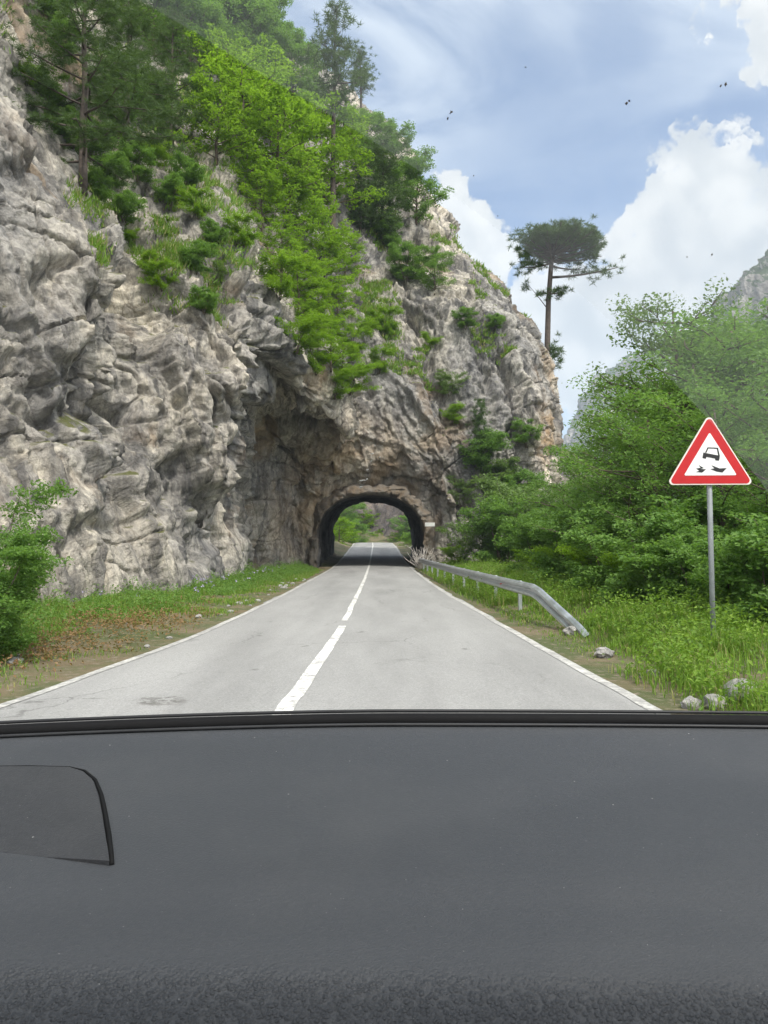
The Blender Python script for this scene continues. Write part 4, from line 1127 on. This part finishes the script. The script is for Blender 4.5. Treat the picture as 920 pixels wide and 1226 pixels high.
def beam(pts, name):
    pts = np.array(pts, float)
    t_ = np.linspace(0, len(pts) - 1, (len(pts) - 1) * 8 + 1)
    pts = np.stack([np.interp(t_, np.arange(len(pts)), pts[:, k]) for k in range(3)], 1)
    tg = np.gradient(pts, axis=0); tg /= np.linalg.norm(tg, axis=1)[:, None]
    sd_ = np.cross(np.array([0, 0, 1.0]), tg); sd_ /= np.linalg.norm(sd_, axis=1)[:, None]
    up = np.cross(tg, sd_)
    if sd_[0][0] > 0: sd_ = -sd_
    up = np.where(up[:, 2:3] < 0, -up, up)
    pf_ = prof + [(a - 0.006, b) for a, b in prof[::-1]]
    g_ = np.stack([pts + sd_ * a + up * b for a, b in pf_ + pf_[:1]])
    return mesh_np(name, g_.reshape(-1, 3) - ro, [grid_faces(len(pf_) + 1, len(pts))], M_ZINC, False, rail)
beam(gr_pts, 'beam'); beam(gr_end, 'end_beam')
gp_ = np.array(gr_pts)
for y in np.arange(15.7, 41, 2.6):
    x = float(np.interp(-y, -gp_[:, 1], gp_[:, 0])) + 0.07; z = float(np.interp(-y, -gp_[:, 1], gp_[:, 2]))
    mb = MB(); mb.box((x + 0.05 - ro[0], y - ro[1], z / 2 - 0.12), (0.07, 0.11, z + 0.2)); bevel(mb.build('post', M_ZINC, rail), 0.008)
    mb = MB(); mb.box((x - 0.03 - ro[0], y - ro[1], z - 0.155), (0.09, 0.12, 0.2)); mb.build('spacer', M_ZINC, rail)
mb = MB(); mb.box((2.60 - ro[0] - 0.035, 16.9 - ro[1], 0.49), (0.03, 0.09, 0.05)); bevel(mb.build('reflector', M_REDR, rail), 0.006)

# ------------------------------------------------------------------ warning sign
M_RED = plain('sign_red', (0.46, 0.007, 0.009), 0.35, var=0.06)
M_WHITE = plain('sign_white', (0.78, 0.78, 0.77), 0.4, var=0.04)
M_EDGE = plain('sign_edge', (0.74, 0.66, 0.62), 0.45, var=0.05)
M_BLACK = plain('sign_black', (0.015, 0.015, 0.016), 0.45)
M_POLE = plain('sign_pole', (0.20, 0.215, 0.22), 0.6, 0.2, 0.12, 5)
sd0 = 9.5
sb = P(849, 579, sd0); st_ = P(849, 498, sd0)
sx = float(sb[0]); sg = float(ground_z(np.array([sx]), np.array([sd0]))[0])
sign = empty('warning_sign', (sx + 0.02, sd0, sg)); sign.rotation_euler = (0, 0, -0.06)
tag(sign, 'red-bordered triangular slippery road warning sign on a grey pole', 'road sign')
zb, zt = float(sb[2]) - sg, float(st_[2]) - sg
mb = MB(); mb.tube([(0.03, 0.06, -0.3), (0.015, 0.055, 1.0), (0.0, 0.05, zt - 0.2)], 0.032, 16); mb.build('pole', M_POLE, sign, True)
mb = MB()
for z in (zb + 0.12, zb + 0.42): mb.box((0, 0.035, z), (0.12, 0.05, 0.035))
mb.build('clamp', M_POLE, sign)
H0 = zt - zb; cz = zb + H0 / 3
def rtri(scale, rad, n=8):
    """rounded triangle, scale in units of the panel height"""
    R = H0 * 2 / 3 * scale
    cs_ = [(0, R - 2 * rad), ((R - 2 * rad) * -math.sin(math.radians(120)) * -1, (R - 2 * rad) * math.cos(math.radians(120))), ((R - 2 * rad) * -math.sin(math.radians(120)), (R - 2 * rad) * math.cos(math.radians(120)))]
    pts = []
    for (x, z), a0 in zip(cs_, (90, -30, -150)):
        for k in range(n + 1):
            a = math.radians(a0 + 60 - 120 * k / n); pts.append((x + rad * math.cos(a), cz + z + rad * math.sin(a)))
    return pts
fx = 52.0 / 48.0 * 0.93
def wide(pts): return [(x * fx * 1.03, z) for x, z in pts]
pan = MB(); pan.prism(wide(rtri(1.05, 0.045)), 0.0, 0.022); pn = pan.build('panel', M_EDGE, sign); 
q = MB(); q.prism(wide(rtri(1.0, 0.04)), -0.003, 0.004); q.build('red_border', M_RED, pn)
q = MB(); q.prism(wide(rtri(0.635, 0.012)), -0.006, 0.004); q.build('white_field', M_WHITE, pn)
def sp_(px, py):  # photo pixel -> panel x, z
    w_ = P(px, py, sd0); return (float(w_[0]) - sx - 0.0, float(w_[2]) - sg)
S4 = lambda a: [sp_(790 + (262 + (x - 262) * 1.14) / 4.375, 480 + (316 + (y - 316) * 1.14) / 4.375) for x, y in a]
car = [[(228, 275), (243, 252), (292, 255), (300, 290), (300, 308), (288, 306), (284, 316), (270, 314), (268, 306), (238, 298), (235, 307), (223, 303), (226, 290)]]
q = MB()
def poly(a, y0=-0.009): q.prism(S4(a), y0, -0.004)
poly([(226, 276), (300, 291), (299, 303), (296, 314), (280, 312), (279, 304), (240, 296), (237, 305), (222, 301)])
poly([(234, 276), (245, 252), (249, 256), (240, 277)]); poly([(245, 252), (290, 254), (290, 259), (247, 257)]); poly([(286, 255), (292, 255), (300, 291), (293, 290)])
q.build('car_symbol', M_BLACK, pn)
q = MB()
poly([(205, 333), (228, 347), (212, 351), (238, 353), (221, 368), (192, 365), (208, 360), (194, 349), (214, 346)])
poly([(262, 334), (298, 349), (331, 348), (312, 368), (286, 364), (258, 352), (276, 349)])
q.build('skid_symbol', M_BLACK, pn)

# small plate beside the tunnel mouth
pc = P(515, 628, 40.55)
mb = MB(); mb.box((0, 0, 0), (0.52, 0.03, 0.2)); o = mb.build('plate', plain('plate_paint', (0.55, 0.55, 0.52), 0.5)); o.location = tuple(pc); bevel(o, 0.01)
mb = MB(); mb.tube([(0, 0.03, 0), (0, 1.3, 0)], 0.02, 8); k = mb.build('bracket', M_POLE, o)
tag(o, 'small pale blank plate fixed to the rock right of the tunnel mouth', 'sign plate')
# pale dry bush at the foot of the right jamb
dbq = gbase(505, 40.0, 0.05)
db = empty('dry_bush', tuple(dbq)); tag(db, 'pale dry twiggy bush at the right foot of the tunnel mouth', 'bush')
mb = MB()
for i in range(46):
    a = rng.uniform(0, 6.28); bq = bend((0, 0, 0), a, rng.uniform(0.6, 1.4), rng.uniform(0.5, 1.45), rng.uniform(-0.5, 0.2), 5, 0.14)
    mb.tube(bq, np.linspace(0.02, 0.008, len(bq)), 4)
    for _ in range(2):
        k0 = rng.integers(2, 6); mb.tube(bend(bq[k0], a + rng.normal(), rng.uniform(0, 1.2), rng.uniform(0.15, 0.4), 0, 3, 0.2), [0.012, 0.010, 0.008, 0.006], 4)
mb.build('twigs', plain('dry_twig', (0.50, 0.46, 0.42), 0.8), db)

# ------------------------------------------------------------------ the car we sit in: dashboard and windscreen
car_ = empty('car', (0, 0.6, 0)); CO = np.array([0, 0.6, 0])
tag(car_, 'dark grey dashboard and dusty windscreen of the car one looks out of', 'car')
m, t, out = mat('dash_plastic')
co = t.new('ShaderNodeTexCoord').outputs['Object']
g1 = t.voro(co, 620, 'F1'); g2 = t.noise(co, 260, 4, 0.6)
base = t.mix(t.noise(t.mapping(co, (1, 2, 1)), 2.2, 4), (0.0225, 0.0250, 0.0295), (0.0295, 0.0325, 0.0375))
vs = t.new('ShaderNodeTexVoronoi', feature='F1'); t.put(vs.inputs['Vector'], co); vs.inputs['Scale'].default_value = 75
sc_ = t.new('ShaderNodeSeparateColor'); t.put(sc_.inputs[0], vs.outputs['Color'])
rad_ = t.ramp(sc_.outputs[1], 0.55, 1.0, 0.0, 0.07, False)
speck = t.ramp(t.math('SUBTRACT', rad_, vs.outputs['Distance']), 0.0, 0.02, 0.0, 0.8)
vs2 = t.new('ShaderNodeTexVoronoi', feature='F1'); t.put(vs2.inputs['Vector'], co); vs2.inputs['Scale'].default_value = 190
sc2 = t.new('ShaderNodeSeparateColor'); t.put(sc2.inputs[0], vs2.outputs['Color'])
speck2 = t.ramp(t.math('SUBTRACT', t.ramp(sc2.outputs[1], 0.80, 1.0, 0.0, 0.14, False), vs2.outputs['Distance']), 0.0, 0.03, 0.0, 0.45)
c = t.mix(speck, base, (0.34, 0.34, 0.33))
c = t.mix(speck2, c, (0.22, 0.22, 0.215))
c = t.mix(t.math('MULTIPLY', t.ramp(g2, 0.35, 0.75), 0.35), c, (0.042, 0.043, 0.046))
c = t.mix(t.ramp(t.noise(co, 5, 6, 0.6), 0.45, 0.75, 0.0, 0.30), c, (0.05, 0.051, 0.053))
b = t.new('ShaderNodeBsdfPrincipled'); t.put(b.inputs['Base Color'], c); b.inputs['Roughness'].default_value = 0.62
b.inputs['Specular IOR Level'].default_value = 0.45
# coarse leather-like grain on the padded near edge
sy = t.new('ShaderNodeSeparateXYZ'); t.put(sy.inputs[0], co)
nearm = t.ramp(t.math('ADD', sy.outputs[1], t.math('MULTIPLY', sy.outputs[0], 0.05)), -0.085, -0.055, 1.0, 0.0)
lg = t.voro(t.vmath('ADD', co, t.vmath('SCALE', t.noise(co, 300, 2, col=True), 0.002)), 330, 'F1')
hh_ = t.math('ADD', t.math('MULTIPLY', g2, 0.25), t.math('ADD', t.math('MULTIPLY', g1, 0.35), t.math('MULTIPLY', t.math('MULTIPLY', lg, nearm), -1.1)))
nb0 = t.bump(hh_, 0.6, 0.0016)
t.put(b.inputs['Normal'], t.bump(t.math('MULTIPLY', t.ramp(lg, 0.1, 0.75, 1.0, 0.0), nearm), 0.6, 0.0016, nb0)); t.put(out.inputs[0], b.outputs[0])
M_DASH = m
M_LID = m.copy(); M_LID.name = 'lid_plastic'
for n_ in M_LID.node_tree.nodes:
    if n_.type == 'MIX' and abs(n_.inputs[6].default_value[0] - 0.0225) < 1e-4: n_.inputs[6].default_value = (0.014, 0.015, 0.0175, 1); n_.inputs[7].default_value = (0.019, 0.020, 0.023, 1)
M_RUB = plain('black_rubber', (0.004, 0.004, 0.0045), 0.75, var=0.2, scale=30, spec=0.15)
M_LIP = plain('dash_lip', (0.014, 0.0145, 0.016), 0.5, var=0.2, scale=30, spec=0.3)
# profile: D ahead of the eye, height below the eye
DP = [(0.955, -0.2245), (0.93, -0.2320), (0.86, -0.2430), (0.78, -0.2530), (0.70, -0.2620), (0.64, -0.2700), (0.60, -0.2790), (0.56, -0.2860), (0.53, -0.2930), (0.50, -0.3080), (0.47, -0.335), (0.445, -0.375), (0.43, -0.43), (0.425, -0.55)]
def arc(x): return -0.03 * (x / 0.7) ** 2       # the far edge bows away from us at the middle
def tilt(x): return np.where(x < 0, -0.012 * (np.abs(x) / 0.5) ** 1.4, 0.001 * x)
xs_ = np.linspace(-1.0, 1.0, 121)
prf = np.array(DP)
tq = np.linspace(0, len(prf) - 1, 200)
def crv(v): # smooth interpolation of the profile
    a = catmull(np.column_stack([prf, np.zeros(len(prf))])[:, None, :].repeat(2, 1), 14, 1)[:, 0]
    return a
pc_ = crv(0)
gx_ = np.repeat(xs_[:, None], len(pc_), 1)
fade = np.clip((pc_[:, 0] - 0.5) / 0.45, 0, 1)
slant = np.clip(1 - np.abs(pc_[:, 0] - 0.52) / 0.15, 0, 1)
gy_ = pc_[None, :, 0] + arc(xs_)[:, None] * fade[None] - 0.035 * xs_[:, None] * slant[None]
gz_ = EYE + pc_[None, :, 1] + tilt(xs_)[:, None]
dash = mesh_np('dashboard', np.stack([gx_, gy_, gz_], -1).reshape(-1, 3) - CO, [grid_faces(len(xs_), len(pc_))], M_DASH, True, car_)
def dash_z(x, y):
    x = np.asarray(x, float); y = np.asarray(y, float)
    yy_ = pc_[:, 0][::-1]; zz_ = pc_[:, 1][::-1]
    y0 = y - arc(x) * np.clip((y - 0.5) / 0.45, 0, 1)
    return EYE + np.interp(y0, yy_, zz_) + tilt(x)
# dark gasket along the glass
def strip(name, d0, z0, r, mt):
    pts = np.stack([xs_, d0 + arc(xs_), EYE + z0 + tilt(xs_)], 1) - CO
    mb = MB(); mb.tube(pts, r, 10); return mb.build(name, mt, dash, True)
strip('gasket', 0.972, -0.2225, 0.0092, M_RUB)
strip('lip', 0.988, -0.2140, 0.0022, M_LIP)
pts = np.stack([xs_, 0.953 + arc(xs_), EYE - 0.2232 + tilt(xs_)], 1) - CO
mb = MB(); mb.tube(pts, 0.0022, 8); mb.build('seam', M_LIP, dash, True)
# lid at the left, with a dark gap round it
def dpt(px, py):
    D = 0.7
    for _ in range(30):
        x = (px - 460) / 920 * D; D = 0.5 * D + 0.5 * (EYE - float(dash_z(x, D))) * 920 / (py - 650)
    return ((px - 460) / 920 * D, D)
out_px = [(-260, 921), (40, 918), (88, 919), (104, 924), (115, 933), (121, 948), (126, 970), (131, 995), (135, 1015), (137, 1030), (60, 1020), (0, 1013), (-120, 1006), (-320, 1000)]
loop = np.array([dpt(*p) for p in out_px])
def lid(name, shrink, z0, z1, mt):
    c_ = loop.mean(0)
    dvec = loop - c_; ln_ = np.linalg.norm(dvec, axis=1)[:, None]
    L2 = loop - dvec / ln_ * shrink
    n_ = len(L2)
    rings = []
    for s_ in (1.0, 0.75, 0.5, 0.25): rings.append(c_ + (L2 - c_) * s_)
    v = [(x, y, float(dash_z(x, y)) + (z0 if i < 10 else -0.0005)) for i, (x, y) in enumerate(L2)]
    hz = np.array([z1] * 10 + [0.0002] * (n_ - 10)); hc = z1 * 0.6
    for k, rg in enumerate(rings):
        e_ = (1.0, 0.75, 0.5, 0.25)[k]
        v += [(x, y, float(dash_z(x, y)) + hc + (hz[i] - hc) * e_) for i, (x, y) in enumerate(rg)]
    v.append((c_[0], c_[1], float(dash_z(*c_)) + hc))
    f4, f3 = [], []
    for r_ in range(len(rings)):
        for i in range(n_):
            j = (i + 1) % n_
            f4.append([r_ * n_ + i, r_ * n_ + j, (r_ + 1) * n_ + j, (r_ + 1) * n_ + i])
    last = len(rings) * n_
    for i in range(n_): f3.append([last + i, last + (i + 1) % n_, last + n_])
    return mesh_np(name, np.array(v) - CO, [np.array(f4), np.array(f3)], mt, False, dash)
gl = np.array([dpt(*p) for p in [(-200, 917), (40, 914), (88, 915.5), (106, 920), (119, 931), (126, 948), (131, 970), (135.5, 995), (138, 1015), (139.5, 1029)]])
mb = MB(); mb.tube([(x, y, float(dash_z(x, y)) + 0.0005) for x, y in gl] - CO, [.0005, .0006, .0009, .0014, .0019, .0022, .0024, .0025, .0025, .0022], 8); mb.build('lid_gap', M_RUB, dash, True)
lid('lid', 0.0005, -0.004, 0.0042, M_LID)

# windscreen: clear raked glass from the dashboard's far edge up and back over our heads
m, t, out = mat('clear_glass')
tb = t.new('ShaderNodeBsdfTransparent'); tb.inputs[0].default_value = (0.97, 0.98, 0.975, 1); t.put(out.inputs[0], tb.outputs[0])
M_GLASS = m
def glass_pt(x, s, h=0.0):
    """x across, s from the foot (0) to the top edge (1), h above the glass, on the inside"""
    y = 1.0 - 0.82 * s + arc(x) * (1 - s * 0.5); z = EYE - 0.225 + 0.56 * s - 0.03 * (s * (1 - s)) * -4 * 0.3
    return np.stack([x, y - h * 0.56, z - h * 0.82], -1)
sx_, ss_ = np.meshgrid(np.linspace(-0.95, 0.95, 41), np.linspace(0, 1, 25), indexing='ij')
g_ = glass_pt(sx_, ss_)
wind = mesh_np('windscreen', g_.reshape(-1, 3) - CO, [grid_faces(41, 25)], M_GLASS, True, car_)
def on_glass(px, py):
    u, v_ = (px - 460) / 920, (613 - py) / 920
    dr = np.array([u, CP - v_ * SP, SP + v_ * CP])
    lo_, hi_ = 0.0, 1.0
    for _ in range(40):
        s_ = (lo_ + hi_) / 2
        zz, y_ = EYE - 0.225 + 0.56 * s_ + 0.036 * s_ * (1 - s_), 1.0 - 0.82 * s_
        for _k in range(3):
            x_ = u * y_ / dr[1]; y_ = 1.0 - 0.82 * s_ + float(arc(x_)) * (1 - s_ * 0.5)
        if (zz - EYE) / y_ < dr[2] / dr[1]: lo_ = s_
        else: hi_ = s_
    return x_, s_
# dust film left where the wiper does not reach
m, t, out = mat('dust')
pv = t.new('ShaderNodeVolumePrincipled'); pv.inputs['Color'].default_value = (0.86, 0.90, 0.92, 1); pv.inputs['Density'].default_value = 42.0
pv.inputs['Anisotropy'].default_value = 0.3
t.put(out.inputs['Volume'], pv.outputs[0])
M_DUST = m
arc_px = [(60, -60), (165, 2), (232, 40), (300, 83), (370, 124), (440, 167), (500, 205), (560, 248), (630, 302), (700, 358), (760, 412), (814, 466), (862, 518), (912, 579), (960, 650)]
low_e = [on_glass(*p) for p in arc_px]
nn_ = len(low_e)
top_e = [(-0.30 + 1.24 * i / (nn_ - 1), 0.97) for i in range(nn_)]
top_e = [(max(low_e[i][0] * 0.8, top_e[i][0]) if i else low_e[0][0], 0.97 - 0.55 * max(0, (i - 9) / (nn_ - 10))) for i in range(nn_)]
rows = 8
def film(h):
    a = np.array(low_e); b_2 = np.array(top_e)
    out_ = []
    for r_ in range(rows + 1):
        q_ = a + (b_2 - a) * r_ / rows
        out_.append(glass_pt(q_[:, 0], q_[:, 1], h))
    return np.stack(out_)
A_, B_ = film(-0.003), film(-0.001)
vv = np.concatenate([A_.reshape(-1, 3), B_.reshape(-1, 3)]) - CO
fa = grid_faces(rows + 1, nn_); nb_ = (rows + 1) * nn_
per_ = [i for i in range(nn_)] + [r_ * nn_ + nn_ - 1 for r_ in range(1, rows + 1)] + [rows * nn_ + i for i in range(nn_ - 2, -1, -1)] + [r_ * nn_ for r_ in range(rows - 1, 0, -1)]
sides = np.array([[per_[i], per_[(i + 1) % len(per_)], per_[(i + 1) % len(per_)] + nb_, per_[i] + nb_] for i in range(len(per_))])
o = mesh_np('dust_film', vv, [fa[:, ::-1], fa + nb_, sides], M_DUST, False, wind)
import bmesh as _bm
b_m = _bm.new(); b_m.from_mesh(o.data); _bm.ops.recalc_face_normals(b_m, faces=b_m.faces); b_m.to_mesh(o.data); b_m.free()
# roof panel and headliner over our heads, unseen, added to shade the near dash
rx_, ry_ = np.meshgrid(np.linspace(-0.66, 0.66, 17), np.linspace(0.14, -1.9, 15), indexing='ij')
rzz = EYE + 0.335 + 0.05 * (1 - (rx_ / 0.66) ** 2) * 0.6 + 0.06 * np.sin(np.clip((0.19 - ry_) / 2.1, 0, 1) * math.pi)
tp_ = np.stack([rx_, ry_, rzz + 0.03], -1).reshape(-1, 3) - CO; bt_ = np.stack([rx_, ry_, rzz], -1).reshape(-1, 3) - CO
gf = grid_faces(17, 15); k_ = 17 * 15
pe = [i * 15 for i in range(17)] + [16 * 15 + j for j in range(1, 15)] + [i * 15 + 14 for i in range(15, -1, -1)] + [j for j in range(13, 0, -1)]
sf = np.array([[pe[i], pe[(i + 1) % len(pe)], pe[(i + 1) % len(pe)] + k_, pe[i] + k_] for i in range(len(pe))])
mesh_np('roof', np.concatenate([tp_, bt_]), [gf, gf[:, ::-1] + k_, sf], plain('headliner', (0.30, 0.30, 0.30), 0.9), True, car_)
# squashed insects on the glass
M_BUG = plain('insect_smear', (0.16, 0.145, 0.125), 0.8, var=0.6, scale=500)
for i, (px, py, r) in enumerate([(750, 121, 2.6), (753, 118, 1.6), (540, 132, 2.2), (536, 140, 2.0), (868, 99, 2.2), (862, 100, 1.6), (629, 78, 1.2), (567, 208, 1.0), (596, 256, 1.0), (852, 302, 1.3), (822, 305, 1.1)]):
    x_, s_ = on_glass(px, py)
    c_ = glass_pt(np.array(x_), np.array(s_), 0.002)
    sc = r * c_[1] / 920
    k = 9; an = np.linspace(0, 2 * math.pi, k + 1)[:-1]
    rr = sc * rng.uniform(0.3, 1.4, k) * 0.85
    ax1 = np.array([1, 0, 0]); ax2 = np.array([0, -0.82, 0.56])
    rim = c_ + (np.cos(an) * rr)[:, None] * ax1 + (np.sin(an) * rr * 1.3)[:, None] * ax2
    nrm = np.array([0, -0.56, -0.82])
    v = np.concatenate([rim, [c_ + nrm * sc * 0.12], [c_ - nrm * 0.0005]]) - CO
    f = [[j, (j + 1) % k, k] for j in range(k)] + [[(j + 1) % k, j, k + 1] for j in range(k)]
    mesh_np('insect_smear', v, [np.array(f)], M_BUG, True, wind)

M_PALE = plain('pale_smear', (0.62, 0.62, 0.60), 0.8, var=0.3, scale=500)
for i, (px, py, r, lx, ly) in enumerate([(446, 541, 1.6, 1, 1.6), (444, 550, 1.3, 1, 1.8), (440, 560, 1.2, 1, 1.6), (434, 573, 2.4, 1.5, 0.8), (439, 572, 1.6, 0.8, 1.4), (432, 581, 1.7, 1.3, 1.0), (455, 545, 0.9, 1, 1.4), (74, 381, 1.6, 0.8, 2.4), (72, 391, 1.3, 1, 1.7), (449, 531, 1.0, 1, 1.5)]):
    x_, s_ = on_glass(px, py)
    c_ = glass_pt(np.array(x_), np.array(s_), 0.002)
    sc = r * c_[1] / 920; k = 11
    an = np.linspace(0, 2 * math.pi, k + 1)[:-1]; rr = sc * rng.uniform(0.3, 1.4, k)
    rim = c_ + (np.cos(an) * rr * lx)[:, None] * np.array([1, 0, 0]) + (np.sin(an) * rr * ly)[:, None] * np.array([0.35, -0.78, 0.52])
    nrm = np.array([0, -0.56, -0.82])
    v = np.concatenate([rim, [c_ + nrm * sc * 0.12], [c_ - nrm * 0.0004]]) - CO
    f = [[j, (j + 1) % k, k] for j in range(k)] + [[(j + 1) % k, j, k + 1] for j in range(k)]
    mesh_np('insect_smear', v, [np.array(f)], M_PALE, True, wind)

# ------------------------------------------------------------------ the air
HAZE = 0.00042
if HAZE > 0:
    m, t, out = mat('haze')
    pv = t.new('ShaderNodeVolumePrincipled'); pv.inputs['Color'].default_value = (0.72, 0.85, 1.0, 1); pv.inputs['Density'].default_value = HAZE
    t.put(out.inputs['Volume'], pv.outputs[0])
    zlo = float(gz.min()) - 2.0
    mb = MB(); mb.box((0, 0, (zlo + 480) / 2), (5400, 5700, 480 - zlo)); tag(mb.build('haze', m), kind='stuff')
